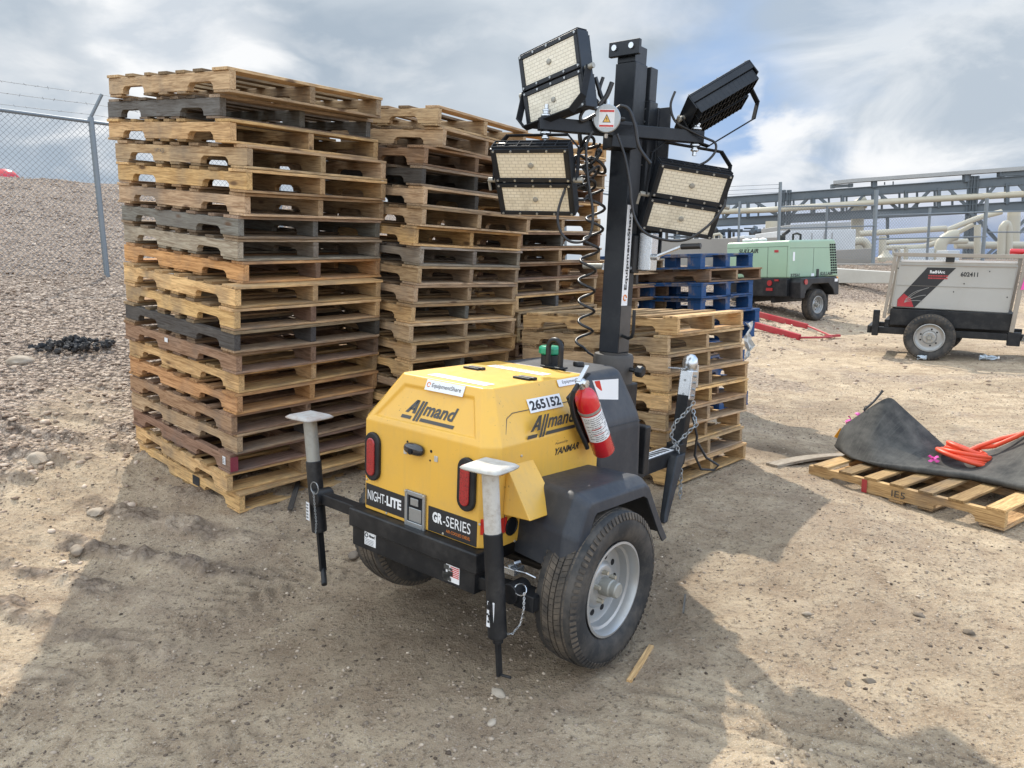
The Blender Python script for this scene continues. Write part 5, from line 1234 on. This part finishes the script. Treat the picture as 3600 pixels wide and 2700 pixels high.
MB().box(.94, 1.02, -.010, -.001, Z0+.0, Z0+.17).build('door_latch', M_blk, body, smooth=0)
mb = MB(); mb.box(-.04, CL+.10, .01, CWd-.01, .52, Z0-.001); mb.box(.1, CL, .4, .5, .38, .52); mb.box(.1, CL, 1.0, 1.1, .38, .52); mb.build('lower_body', M_blk, C_, bevel=.02)
fp = [(.08, .48), (.06, .82), (.12, .90), (1.32, .90), (1.40, .82), (1.42, .52), (1.26, .52), (1.20, .64), (1.02, .77), (.48, .77), (.28, .64), (.22, .48)]
mb = MB(); mb.prism(fp, -.24, .02, M_); mb.build('fender', M_blk, C_, bevel=.02)
MB().cyl((-.055, .42, .80), (-.04, .42, .80), .06, n=18).build('tail_lamp', M_redl, C_)
MB().box(-.056, -.042, .34, .50, .64, .70).build('tail_lamp', M_redl, C_)
MB().box(-.056, -.042, .20, .30, .84, .88).build('marker_lamp', M_redl, C_)
MB().cyl((.24, -.255, .82), (.24, -.24, .82), .055, n=18).build('marker_lamp', M_redl, C_)
MB().box(CL+.0, CL+.10, -.012, .0, Z0-.06, Z0-.01).build('amber_reflector', M_otag, C_)
MB().box(1.24, 1.34, -.248, -.24, .80, .86).build('decal', M_white, C_, smooth=0)
MB().box(-.05, -.041, 1.12, 1.24, .62, .74).build('decal', M_white, C_, smooth=0)
wheel(C_, Matrix.Translation((.74, -.12, .33)) @ Matrix.Rotation(rad(90), 4, 'X'), .33, .18, .20, True, 40)
wheel(C_, Matrix.Translation((.74, CWd+.12, .33)) @ Matrix.Rotation(rad(-90), 4, 'X'), .33, .18, .20, False, 30)
mb = MB(); mb.box(CL+.1, CL+.75, .62, .74, .44, .56); mb.cyl((CL+.42, .55, .90), (CL+.42, .55, .08), .04, n=10); mb.cyl((CL+.62, .58, .90), (CL+.62, .58, .10), .028, n=10); mb.box(CL+.34, CL+.5, .46, .64, .0, .03); mb.build('drawbar_jack', M_blk, C_)
mb = MB(); mb.cyl((.38, .45, Z1), (.38, .45, Z1+.12), .055, n=12); mb.bar((.38, .45, Z1+.12), (.50, .38, Z1+.22), .06, .06); mb.build('exhaust_pipe', M_char, C_)
mb = MB(); mb.tube([(.8, .5, Z1), (.8, .5, Z1+.14), (.86, .45, Z1+.16), (.92, .4, Z1+.13), (.92, .4, Z1)], .025, 8); mb.build('lifting_bail', M_char, C_)
for k, y in enumerate((1.20, .98, .78)):
    mb = MB(); sz = (.11, .10, .09)[k]; mb.lathe([(0, -sz), (.03, -sz*.9), (.045, 0), (.03, sz*.9), (0, sz)], CM @ Matrix.Translation((.16, y, Z1+.035)) @ Matrix.Rotation(rad(90), 4, 'X'), 12)
    tag(mb.build('plastic_bag', M_bag, None, smooth=60), '%s white plastic bundle lying on the roof of the green compressor' % ('leftmost', 'middle', 'rightmost')[k], 'bundle', 'bundles on the compressor')

# ------------------------------------------------------------------ welder trailer
ww = on_ground(3259, 1261); WM_ = rootmat(ww, -30) @ Matrix.Rotation(rad(2.2), 4, 'Y')
V_ = empty('welder_trailer', WM_, 'stainless boxed welding generator on a black two wheel trailer', 'welder trailer')
mb = MB(); prof = [(-.90, .72), (.98, .70), (1.04, 1.36), (.98, 1.42), (-.80, 1.42), (-.84, 1.38)]
mb.prism(prof, .10, 1.00, M_); vb = mb.build('enclosure', M_steel, V_, bevel=.02, seg=2)
mb = MB(); mb.box(-.80, 1.03, .088, .098, 1.34, 1.352); mb.box(-.86, 1.0, .090, .099, 1.05, 1.053); mb.build('panel_seam', M_steel2, vb, smooth=0)
MB().box(-.80, 1.02, .085, .16, 1.395, 1.425).build('top_edge', M_white, vb, bevel=.005)
# decal: slanted dark band with red corner
def decal_poly(pts, off, mat, name, parent): 
    mb = MB(); mb.add([(x, .1-off, z) for x, z in pts], [tuple(range(len(pts)))]); return mb.build(name, mat, parent, smooth=0, fixn=False)
dc = decal_poly([(-.80, .735), (-.50, .735), (.10, 1.32), (-.36, 1.32), (-.80, .84)], .003, M_ink, 'decal', vb)
decal_poly([(-.795, .74), (-.52, .74), (-.58, .86), (-.70, .93), (-.795, .845)], .0045, M_redst, 'red_flare', dc)
mb = MB()
for a, L in ((35, .35), (50, .42), (64, .36), (20, .30), (80, .22)):
    pts = [Vector((-.68+L*t*math.cos(rad(a-25*t)), .0942, .80+L*t*math.sin(rad(a+18*t))-.16*t*t)) for t in [k/10 for k in range(11)]]; mb.tube(pts, .0035, 4)
mb.build('spark_lines', M_steel, dc, smooth=0)
text_mb('Big Blue', Vector((-.31, .0945, 1.25)), X_, Z_, .01, .01)
lg = text_mb('RedHArc', Vector((-.31, .0945, 1.235)), X_, Z_, .24, .045, .03); lg.build('lettering', M_white, dc, smooth=0, fixn=False)
lines(MB(), Vector((-.33, .0945, 1.15)), X_, Z_, .32, .07, 2, 5, .95, .55).build('lettering', M_redst, dc, smooth=0, fixn=False)
lg = text_mb('602411', Vector((.18, .0965, 1.20)), X_, Z_, .27, .065, .03); lg.build('lettering', M_ink, vb, smooth=0, fixn=False)
mb = MB()
for x, z in ((-.84, 1.30), (.62, 1.28), (.1, .98), (.93, .93), (.25, 1.10)): mb.cyl((x, .094, z), (x, .099, z), .010, n=8)
mb.build('rivet', M_ink, vb)
# tube frame around it
mb = MB()
for yy in (.02, 1.06):
    mb.bar((-.99, yy, .56), (-.90, yy, 1.50), .055, .055, up=(0,1,0)); mb.bar((1.05, yy, .45), (1.14, yy, 1.50), .07, .055, up=(0,1,0)); mb.bar((-.93, yy, 1.50), (1.17, yy, 1.49), .055, .055)
mb.bar((-.90, .02, 1.50), (-.90, 1.06, 1.50), .05, .05); mb.bar((1.14, .02, 1.49), (1.14, 1.06, 1.49), .05, .05); mb.build('guard_frame', M_steel2, V_, bevel=.006)
MB().box(-.08, .06, .0, .06, 1.40, 1.47).build('clamp', M_blk, V_, bevel=.004)
mb = MB(); mb.box(-.90, 1.08, .06, 1.04, .46, .705); mb.box(-.98, -.90, .06, 1.0, .42, .54); mb.build('base_tray', M_blk, V_, bevel=.01)
MB().box(-.04, .05, .045, .06, .64, .71).build('latch', M_blk, V_)
mb = MB(); mb.box(-1.22, 2.0, .02, .12, .33, .425); mb.box(-1.22, 1.3, .95, 1.05, .33, .425); mb.box(-1.26, -1.16, .02, 1.05, .33, .44); mb.build('chassis_rail', M_blk, V_, bevel=.006)
mb = MB(); mb.bar((-1.12, .0, .30), (-1.12, .0, .68), .11, .11, up=(0,1,0)); mb.build('rear_post', M_blk, V_, bevel=.01)
mb = MB(); mb.box(1.0, 1.2, .0, .1, .26, .45); mb.build('jack_mount', M_blk, V_, bevel=.01)
mb = MB(); r = random.Random(3)
for k in range(9): c = Vector((1.30+r.uniform(-.06,.06), -.01+r.uniform(-.02,.02), .36+r.uniform(-.05,.05))); mb.tube([c+Vector((.03*math.cos(j*1.05), .01*math.sin(j*2), .03*math.sin(j*1.05))) for j in range(6)], .006, 5, closed=True)
mb.build('hitch_chain', M_zinc, V_, smooth=60)
def squeeze(o):
    for c in o.children:
        if c.type == 'MESH':
            for v in c.data.vertices: v.co.x = (v.co.x+.90)*.79-.55
        squeeze(c)
squeeze(V_)
wheel(V_, Matrix.Translation((0, -.11, .325)) @ Matrix.Rotation(rad(90), 4, 'X'), .335, .195, .19, True, 44, 9, 3)
wheel(V_, Matrix.Translation((.12, 1.20, .325)) @ Matrix.Rotation(rad(-90), 4, 'X'), .335, .195, .19, False, 30)
# extinguisher lying on the frame, pink tape, dark tank behind
ee = empty('fire_extinguisher', WM_ @ Matrix.Translation((.86, .12, 1.560)) @ Matrix.Rotation(rad(90), 4, 'Y') @ Matrix.Scale(.62, 4), 'small red extinguisher lying on top of the welder trailer frame', 'fire extinguisher')
MB().lathe([(.055, 0), (.062, .01), (.062, .24), (.045, .28), (.02, .30), (0, .30)], None, 20).build('cylinder', M_red, ee, smooth=40); MB().lathe([(.02, .30), (.035, .32), (.035, .36), (0, .37)], None, 10).build('valve', M_zinc, ee)
mb = MB(); ribbon(mb, (1.16, .0, 1.42), 5, .42, .022, 12); mb2 = MB(); mb2.add([(1.09,-.03,1.40),(1.13,-.03,1.40),(1.18,-.03,1.22),(1.24,-.03,1.06),(1.21,-.03,1.05),(1.11,-.03,1.24),(1.07,-.03,1.05),(1.03,-.03,1.04)], [(0,1,2,5),(2,3,4,5),(0,5,6,7)])
tag(mb2.build('flagging_tape', M_pink, None, smooth=0, M=WM_, fixn=False), 'pink flagging tape tied to the right post of the welder trailer', 'flagging tape')
tk = empty('gas_tank', WM_ @ Matrix.Translation((1.50, .75, .14)), 'upright dark grey tank standing behind the welder trailer at the right edge', 'tank')
MB().lathe([(.24, .52), (.27, .60), (.28, .75), (.28, 1.35), (.24, 1.50), (.10, 1.58), (0, 1.59)], None, 28).build('vessel', M_tank, tk, smooth=40)
MB().lathe([(.282, 1.08), (.286, 1.09), (.286, 1.13), (.282, 1.14)], None, 28).build('band', M_tray, tk, smooth=40)
mb = MB(); mb.cyl((0, 0, .0), (0, 0, .55), .06, n=12); mb.box(-.2, .2, -.2, .2, -.1, .02); mb.build('stand', M_blk, tk)
# crushed bottles
def bottle(u, v, label, seed, yaw):
    p = on_ground(u, v); r = random.Random(seed); root = empty('crushed_bottle', Matrix.Translation(p+Vector((0, 0, .045))) @ Matrix.Scale(1.45, 4) @ Matrix.Rotation(rad(yaw), 4, 'Z') @ Matrix.Rotation(rad(90), 4, 'Y'), label, 'bottle')
    mb = MB(); n = 16; prof = [(.020, -.075), (.036, -.07), (.026, -.045), (.040, -.02), (.024, .0), (.038, .03), (.028, .05), (.015, .075), (.013, .085)]
    vs = []
    for rr_, h in prof:
        for k in range(n):
            a = 2*math.pi*k/n; q = rr_*(1+r.uniform(-.5, .35)); vs.append((q*math.cos(a)*.65, q*math.sin(a)*1.15, h))
    mb.add(vs, [(i*n+k, i*n+(k+1) % n, (i+1)*n+(k+1) % n, (i+1)*n+k) for i in range(len(prof)-1) for k in range(n)]); mb.build('bottle_body', M_bottle, root, smooth=0)
    MB().lathe([(.015, .082), (.015, .098), (0, .099)], None, 10).build('cap', M_white, root)
bottle(3253, 1266, 'crushed plastic bottle right in front of the welder trailer wheel', 1, 10)
bottle(3472, 1268, 'crushed plastic bottle on the sand right of the welder wheel', 2, -25)

# red steel drawbar frame on the ground
a0, a1 = on_ground(2640, 1115), on_ground(2838, 1158); b0, b1 = on_ground(2628, 1150), on_ground(2812, 1197)
zc_ = .0
rf = empty('drawbar_frame', Matrix.Translation(b1), 'two long red steel bars of a loose drawbar resting by the blue pallets', 'steel frame')
inv = Matrix.Translation(-b1)
up_ = Vector((0, 0, 1))
mb = MB(); A0 = at_y(2642, 1100, a0.y-1.0); mb.bar(inv @ at_y(2640, 1098, a1.y+.9), inv @ (a1+up_*.05), .07, .11); mb.build('side_bar', M_redst, rf, bevel=.01)
mb = MB(); mb.bar(inv @ at_y(2610, 1130, b1.y+.9), inv @ (b1+up_*.05), .07, .11); mb.build('side_bar', M_redst, rf, bevel=.01)
mb = MB(); e_ = on_ground(2925, 1190); mb.tube([inv @ (a1+up_*.07), inv @ (e_+up_*.04)], .018, 8); mb.tube([inv @ (b1+up_*.05), inv @ (b1+Vector((.35, .05, .04))), inv @ (e_+up_*.03)], .018, 8); mb.bar(inv @ (e_+Vector((-.12, 0, .04))), inv @ (e_+Vector((.18, .1, .04))), .05, .04); mb.build('chain_tie', M_redst, rf, smooth=40)

# plastic film hanging from the blue stack
mb = MB(); q = at_y(2632, 1132, 6.9); r = random.Random(77); vs = []
for k in range(13):
    z = q.z-.34*k/12; w = .012+.020*r.random()*(1.3-k/14)+(.018 if 4 < k < 9 else 0); ox = .012*math.sin(k*.9)+r.uniform(-.008, .008)
    vs += [(q.x-w+ox, q.y+r.uniform(-.02, .02), z), (q.x+ox-.3*w, q.y-.03+r.uniform(-.01, .01), z-.01), (q.x+ox+.4*w, q.y+r.uniform(-.02, .02), z), (q.x+w+ox, q.y-.02+r.uniform(-.01, .01), z+.012)]
mb.add(vs, [(4*k+j, 4*k+j+1, 4*k+j+5, 4*k+j+4) for k in range(12) for j in range(3)]); tag(mb.build('plastic_film', M_bag, None, smooth=30, fixn=False), 'strip of white plastic film hanging off the corner of the blue stack', 'plastic film')

# ------------------------------------------------------------------ fences
def link_mesh(mb, p0, p1, h, cell, r, tilt=0):
    """diamond wire between two ground points, height h"""
    p0 = Vector(p0); p1 = Vector(p1); d = p1-p0; L = Vector((d.x, d.y, 0)).length; n = int(L/cell)
    for k in range(-int(h/cell), n+1):
        for s in (1, -1):
            s0 = k*cell if s > 0 else k*cell+h
            # line from (s0, 0) to (s0 + s*h, h), clipped to [0, L]
            t0, t1 = 0.0, 1.0
            lo, hi = s0, s0+s*h
            if s > 0:
                if lo < 0: t0 = -lo/h
                if hi > L: t1 = (L-lo)/h
            else:
                if lo > L: t0 = (lo-L)/h
                if hi < 0: t1 = lo/h
            if t1 <= t0+.01: continue
            qa = p0+d*((s0+s*h*t0)/L)+Vector((0, 0, h*t0)); qb = p0+d*((s0+s*h*t1)/L)+Vector((0, 0, h*t1)); mb.tube([qa, qb], r, 3, caps=False)
fpost = [Vector((-5.70+.6*t, 10.8+.8*t, 0)) for t in (-3, 0, 3, 6, 9, 12, 15)]
for p in fpost: p.z = gh(p.x, p.y)
fzt = [p.z+2.13 for p in fpost]
F_ = empty('chain_link_fence', Matrix.Translation(fpost[1]), 'galvanised chain link fence with barbed wire on the gravel bank at left', 'fence')
fi = Matrix.Translation(-fpost[1])
armd = Vector((.8, -.6, 0)).normalized()*-1
armv = Vector((.16, .05, .31))
for i, p in enumerate(fpost):
    MB().cyl(fi @ (p-Vector((0, 0, .2))), fi @ (p+Vector((0, 0, 2.16))), .037, n=12).build('post', M_fence, F_, smooth=40)
    MB().tube([fi @ (p+Vector((0, 0, 2.16))), fi @ (p+Vector((0, 0, 2.16))+armv)], .022, 10).build('barb_arm', M_fence, F_, smooth=40)
def arclen(a, b, z, mb, r): mb.tube([fi @ Vector((a.x, a.y, a.z+z)), fi @ Vector((b.x, b.y, b.z+z))], r, 8)
mb = MB()
for a, b in zip(fpost, fpost[1:]): arclen(a, b, 2.10, mb, .024)
mb.build('top_rail', M_fence, F_, smooth=40)
mb = MB()
for a, b in zip(fpost, fpost[1:]):
    if a is fpost[4]: break
    link_mesh(mb, fi @ a, fi @ b, 2.08, .075, .0028)
mb.build('wire_mesh', M_mesh, F_, smooth=0, fixn=False)
for s in (.12, .55, .98):
    mb = MB(); r = random.Random(int(s*100))
    for a, b in zip(fpost, fpost[1:]):
        P0 = a+Vector((0, 0, 2.16))+armv*s; P1 = b+Vector((0, 0, 2.16))+armv*s
        pts = [P0.lerp(P1, k/8)-Vector((0, 0, .03*math.sin(math.pi*k/8))) for k in range(9)]; mb.tube([fi @ q for q in pts], .0032, 4)
        for k in range(1, 22):
            q = P0.lerp(P1, k/22)-Vector((0, 0, .03*math.sin(math.pi*k/22))); d = Vector((r.uniform(-1,1), r.uniform(-1,1), r.uniform(-1,1))).normalized()*.022; mb.tube([fi @ (q-d), fi @ (q+d)], .0028, 3)
    mb.build('barbed_wire', M_mesh, F_, smooth=0, fixn=False)

# right hand fence of the plant
def px_root(name, u, v, Y, label, cat, group=None):
    p = at_y(u, v, Y); return empty(name, Matrix.Translation(p), label, cat, group), Matrix.Translation(-p)
fr, fi2 = px_root('chain_link_fence', 3079, 923, 25, 'tall grey chain link fence along the edge of the plant yard', 'fence')
posts = [(2600, 905, 708, 24.5, .035), (2744, 870, 640, 24, .05), (2908, 900, 722, 24.5, .035), (3082, 925, 668, 25, .065), (3270, 930, 730, 25.6, .042), (3470, 935, 697, 26, .06), (3640, 930, 700, 26.5, .06)]
tops = []
for u, vb_, vt, Y_y, r_ in posts:
    a = at_y(u-4, vb_, Y_y); b = at_y(u, vt, Y_y); MB().cyl(fi2 @ Vector((b.x, b.y, a.z-.3)), fi2 @ b, r_, n=12).build('post', M_fence, fr, smooth=40); tops.append((a, b))
mb = MB()
for (ua, va, Ya), (ub, vb2, Yb) in (((2744, 727, 24), (3082, 722, 25)), ((2744, 803, 24), (3082, 794, 25)), ((3082, 758, 25), (3470, 745, 26)), ((3082, 840, 25), (3470, 832, 26)), ((3470, 816, 26), (3640, 816, 26.5)), ((3470, 745, 26), (3640, 742, 26.5))):
    mb.tube([fi2 @ at_y(ua, va, Ya), fi2 @ at_y(ub, vb2, Yb)], .022, 8)
mb.build('rail', M_fence, fr, smooth=40)
mb = MB(); g0 = at_y(2744, 898, 24); g1 = at_y(3082, 915, 25); g2 = at_y(3470, 925, 26); g3 = at_y(3640, 925, 26.5)
for a, b, h in ((g0, g1, 1.62), (g1, g2, 1.55), (g2, g3, 1.6)): link_mesh(mb, fi2 @ a, fi2 @ b, h, .11, .0045)
mb.build('wire_mesh', M_mesh, fr, smooth=0, fixn=False)
mb = MB()
for v in (648, 662, 676): mb.tube([fi2 @ at_y(2560, v+8, 23.5), fi2 @ at_y(2744, v, 24)], .006, 4)
mb.build('barbed_wire', M_mesh, fr, smooth=0)

# ------------------------------------------------------------------ concrete walls, kerb, cabinets
def boxpx(name, u0, u1, vt, vb_, Y0, Y1, dep, mat, label, cat, parent=None, bev=.02, vt1=None, build_root=True):
    """box whose front face runs from (u0, Y0) to (u1, Y1)"""
    a = at_y(u0, vb_, Y0); b = at_y(u1, vb_, Y1); t = at_y(u0, vt, Y0); t1 = at_y(u1, vt1 if vt1 else vt, Y1); zb_ = min(a.z, b.z)-.3
    d = Vector((b.x-a.x, b.y-a.y, 0)); n = Vector((-d.y, d.x, 0)).normalized()*dep
    vs = [Vector((a.x, a.y, zb_)), Vector((b.x, b.y, zb_)), Vector((b.x, b.y, zb_))+n, Vector((a.x, a.y, zb_))+n, Vector((a.x, a.y, t.z)), Vector((b.x, b.y, t1.z)), Vector((b.x, b.y, t1.z))+n, Vector((a.x, a.y, t.z))+n]
    o0 = vs[0].copy(); mb = MB(); mb.add([v-o0 for v in vs], [(0,3,2,1),(4,5,6,7),(0,1,5,4),(1,2,6,5),(2,3,7,6),(3,0,4,7)])
    o = mb.build(name, mat, parent, bevel=bev, M=Matrix.Translation(o0)); 
    if not parent: tag(o, label, cat)
    return o, vs
boxpx('concrete_wall', 2300, 2738, 842, 925, 26.6, 26.6, .3, M_conc, 'grey precast concrete wall behind the green compressor roof', 'wall', vt1=834)
boxpx('concrete_wall', 2925, 3072, 880, 930, 26.2, 26.2, .3, M_conc, 'short concrete wall section ending at the tall fence post', 'wall', vt1=872)
boxpx('concrete_kerb', 2926, 3150, 943, 957, 21.6, 20.2, .25, M_concl, 'pale concrete kerb along the top of the gravel bank', 'kerb', vt1=957)
boxpx('concrete_slab', 2926, 3150, 926, 940, 24.5, 24.5, 1.2, M_conc, 'flat concrete pad behind the kerb', 'slab', vt1=926)
ct, vs = boxpx('equipment_cabinet', 2742, 3006, 812, 885, 29, 29, 3.0, M_cont, 'long pale grey equipment cabinet behind the chain link fence', 'cabinet', vt1=806)
mb = MB()
for u in (2854, 2925, 2898): p = at_y(u, 850, 28.98); q = vs[0]; mb.box(p.x-q.x-.02, p.x-q.x+.02, -.02, .0, .2, vs[4].z-q.z-.1)
mb.build('panel_seam', M_tray, ct, smooth=0)
boxpx('equipment_cabinet', 2616, 2742, 828, 860, 33, 33, 2.0, M_cont, 'low pale cabinet seen left of the long one', 'cabinet', vt1=822)
boxpx('shelter_roof', 2780, 2990, 790, 812, 34, 34, 4.0, M_tray, 'light grey shelter roof above the long cabinet', 'roof', vt1=780)
boxpx('equipment_cabinet', 3190, 3300, 876, 925, 31, 31, 1.2, M_cont, 'grey electrical cabinet behind the welder trailer', 'cabinet', vt1=872)
boxpx('equipment_cabinet', 3330, 3372, 880, 925, 29, 29, .8, M_cont, 'small pale cabinet beside the thick steel column', 'cabinet', vt1=880)

# ------------------------------------------------------------------ pipe rack
PN = Vector((.52, .85, 0)).normalized(); PP = Vector((27.2, 40, 4)); PO = at_plane(3400, 900, PP, PN)
rk = empty('pipe_rack', Matrix.Translation(PO), 'long grey steel pipe rack bridge crossing behind the yard', 'pipe rack'); ri = Matrix.Translation(-PO)
def rp(u, v, back=0): return ri @ at_plane(u, v, PP+PN*back, PN)
def rbar(name, u0, v0, u1, v1, w, h=None, back=0, mat=None, bev=0):
    return MB().bar(rp(u0, v0, back), rp(u1, v1, back), w, h or w, up=(0,0,1)).build(name, mat or M_rack, rk, smooth=0)
def ibeam(u0, v0, u1, v1, h, back=0):
    mb = MB(); a, b = rp(u0, v0, back), rp(u1, v1, back); z = Vector((0, 0, 1)); fw = h*.5
    mb.bar(a, b, .03, h); mb.bar(a+z*h/2, b+z*h/2, fw, .04); mb.bar(a-z*h/2, b-z*h/2, fw, .04); return mb.build('beam', M_rack, rk, smooth=0)
for back in (0, 3.2):
    dv = 0 if back == 0 else 4
    ibeam(2440, 713+dv, 3640, 630+dv, .42, back); ibeam(2440, 785+dv, 3640, 721+dv, .42, back)
    for u in (2630, 2860, 2962, 3070, 3185, 3300, 3540): 
        vt = 713+(u-2440)/1200*(630-713)+dv; vb_ = 785+(u-2440)/1200*(721-785)+dv; rbar('strut', u, vt+8, u, vb_-8, .17, .17, back)
    for ua, ub in ((2540, 2600), (2740, 2655), (2780, 2840), (2945, 2880), (2980, 3040), (3160, 3090), (3205, 3270), (3400, 3335), (3440, 3500), (3640, 3580)):
        lo, hi = (ua, ub); vt = 713+(hi-2440)/1200*(630-713)+dv; vb_ = 785+(lo-2440)/1200*(721-785)+dv; rbar('brace', lo, vb_-10, hi, vt+10, .13, .13, back)
for u, vt, vb_ in ((2762, 668, 815), (3404, 620, 925), (3630, 600, 925), (2440, 690, 870)):
    for du in (-11, 9): 
        mb = MB(); a, b = rp(u+du, vt, .0), rp(u+du-2, vb_, .0); a.x = b.x; a.y = b.y; mb.bar(a, b, .34, .03, up=(1,0,0)); mb.bar(a, b, .05, .3, up=(1,0,0)); mb.build('column', M_rack, rk, smooth=0)
rbar('column', 3120, 762, 3120, 885, .14, .14, 3.2)
rbar('upper_post', 3073, 632, 3073, 660, .25, .25); rbar('upper_post', 2928, 648, 2928, 662, .22, .22); rbar('upper_post', 2990, 646, 2990, 658, .22, .22); rbar('upper_post', 3398, 608, 3398, 640, .3, .3); rbar('upper_post', 3520, 604, 3520, 622, .3, .3)
rbar('upper_beam', 2925, 656, 2995, 652, .2, .15); rbar('upper_beam', 3515, 610, 3640, 604, .25, .3)
for a in ((2932, 643, 3000, 636), (3000, 636, 3640, 590)): rbar('cable_tray', *a, .5, .20, 0, M_tray)
for k in (3110, 3140): rbar('hanger', k, 640-(k-3110)*.07, k, 650, .05, .05)
for u in range(2480, 3640, 62): rbar('strut', u, 713+(u-2440)/1200*(630-713)+14, u, 785+(u-2440)/1200*(721-785)-4, .09, .09, 1.6)
for u in range(2500, 3600, 124): rbar('cross_tie', u, 713+(u-2440)/1200*(630-713)+6, u+46, 713+(u-2440)/1200*(630-713)+2, .25, .18, 1.6)
for a in ((3425, 760, 3580, 925), (3470, 800, 3430, 760), (3640, 740, 3440, 925), (3640, 770, 3460, 925), (3410, 745, 3560, 905)): rbar('cross_brace', *a, .22, .16, -.4)

# cream process pipes beyond the fence
def pipe(px, Y, r, label, name='process_pipe', n=14, mat=None, group=None):
    P = [at_y(u, v, y) for (u, v), y in zip(px, Y if isinstance(Y, (list, tuple)) else [Y]*len(px))]
    out = [P[0]]
    for i in range(1, len(P)-1):
        a, b, c = P[i-1], P[i], P[i+1]; k = min((b-a).length, (c-b).length)*.45; k = min(k, r*2.6)
        s = b+(a-b).normalized()*k; e = b+(c-b).normalized()*k
        for t in (0, .25, .5, .75, 1): out.append(s*(1-t)**2+b*2*t*(1-t)+e*t*t)
    out.append(P[-1]); o0 = out[0].copy(); mb = MB(); mb.tube([q-o0 for q in out], r, n); o = mb.build(name, mat or M_pipe, None, smooth=50, M=Matrix.Translation(o0)); return tag(o, label, 'pipe', group)
pipe([(2440, 748), (2700, 738), (3100, 710), (3640, 680)], [50, 46, 43.5, 40], .17, 'long cream pipe carried through the grey truss')
pipe([(3012, 880), (3016, 718), (3040, 712)], 45.5, .36, 'thick cream upright pipe right of the long cabinet')
pipe([(3560, 930), (3565, 745)], 38, .28, 'thick cream upright pipe near the right edge')
pipe([(3020, 822), (3325, 803)], [34, 34], .13, 'straight cream pipe at mid height between the fence posts')
pipe([(3095, 853), (3290, 843)], 33, .10, 'thin cream pipe below the straight mid-height pipe')
pipe([(3110, 872), (3250, 868), (3300, 850), (3400, 848)], 32, .11, 'cream pipe bending up behind the welder trailer')
pipe([(3322, 812), (3440, 765), (3520, 745)], 34.5, .12, 'sloping cream pipe rising to the rack column')
pipe([(3345, 830), (3420, 790)], 35, .10, 'slim cream pipe under the sloping one')
pipe([(3300, 940), (3308, 850), (3345, 828), (3362, 826)], 31, .23, 'fat cream elbow pipe left of the thick column')
pipe([(3435, 930), (3437, 790)], 33, .13, 'cream upright pipe right of the thick column')
pipe([(3518, 930), (3524, 800), (3538, 783), (3545, 800), (3545, 925)], 31.5, .15, 'cream pipe bent in a hairpin near the right edge')
pipe([(3360, 862), (3640, 862)], 34, .16, 'level cream pipe behind the cross braces')
pipe([(3100, 925), (3104, 830)], 31, .14, 'short cream upright pipe with round top beside the tall fence post')
pipe([(2711, 820), (2713, 778)], 40, .30, 'short cream upright under the left end of the truss')
pipe([(3000, 850), (3030, 845), (3050, 860), (3052, 890)], 33, .18, 'cream elbow pipe by the end of the concrete wall')
for k, u in enumerate((3140, 3184, 3160)):
    pass
mb = MB(); q0 = at_y(3140, 925, 30)
for u in (3140, 3162, 3184): mb.bar(at_y(u, 930, 30)-q0, at_y(u, 868, 30)-q0, .05, .05, up=(0,1,0))
for v in (870, 892): mb.bar(at_y(3138, v, 30)-q0, at_y(3190, v, 30)-q0, .05, .05)
mb.bar(at_y(3184, 930, 30)-q0, at_y(3186, 870, 30)-q0, .12, .12, up=(0,1,0)); tag(mb.build('handrail', M_pipe, None, smooth=0, M=Matrix.Translation(q0)), 'cream handrail behind the left end of the welder trailer', 'handrail')
mb = MB(); mb.lathe([(.30, 0), (.30, .12), (.12, .28), (.10, .40), (0, .40)], None, 18); tag(mb.build('valve_cover', M_pipe, None, smooth=40, M=Matrix.Translation(at_y(3113, 916, 29))), 'cream conical valve cover behind the kerb', 'valve')
# far plant equipment left of the truss column
mb = MB(); q0 = at_y(2400, 860, 48); r = random.Random(14)
for k in range(26):
    u = r.uniform(2340, 2690); v0 = r.uniform(795, 850); mb.bar(at_y(u, 868, 48+r.uniform(0, 6))-q0, at_y(u, v0, 48+r.uniform(0, 6))-q0, r.choice((.1, .14, .3)), None, up=(0,1,0))
for k in range(14):
    u = r.uniform(2340, 2640); v = r.uniform(800, 850); Yk = 48+r.uniform(0, 5); mb.bar(at_y(u, v, Yk)-q0, at_y(u+r.uniform(30, 90), v, Yk)-q0, r.choice((.1, .2, .4)), None)
tag(mb.build('process_skid', M_rack, None, smooth=0, M=Matrix.Translation(q0)), 'tangle of distant grey frames left of the truss column', 'process equipment')
mb = MB(); q0 = at_y(2500, 845, 28)
mb.tube([at_y(u, v, 28)-q0 for u, v in ((2488, 850), (2488, 830), (2530, 822), (2536, 828), (2536, 850))], .05, 8); mb.tube([at_y(u, v, 28)-q0 for u, v in ((2500, 850), (2500, 828), (2510, 828), (2510, 850))], .04, 8); tag(mb.build('handrail', M_pipe, None, smooth=50, M=Matrix.Translation(q0)), 'small cream handrail hoop above the concrete wall', 'handrail')
# red dome showing over the crest of the gravel bank
p = at_y(10*1, 620, 18.6)
mb = MB(); mb.lathe([(.36, -.3), (.34, .0), (.24, .12), (.1, .17), (0, .18)], None, 20); tag(mb.build('red_dome', M_red, None, smooth=50, M=Matrix.Translation(p)), 'red dome showing over the crest of the gravel bank at the left edge', 'dome')
for k in list(bpy.data.meshes):
    if k.users == 0: bpy.data.meshes.remove(k)
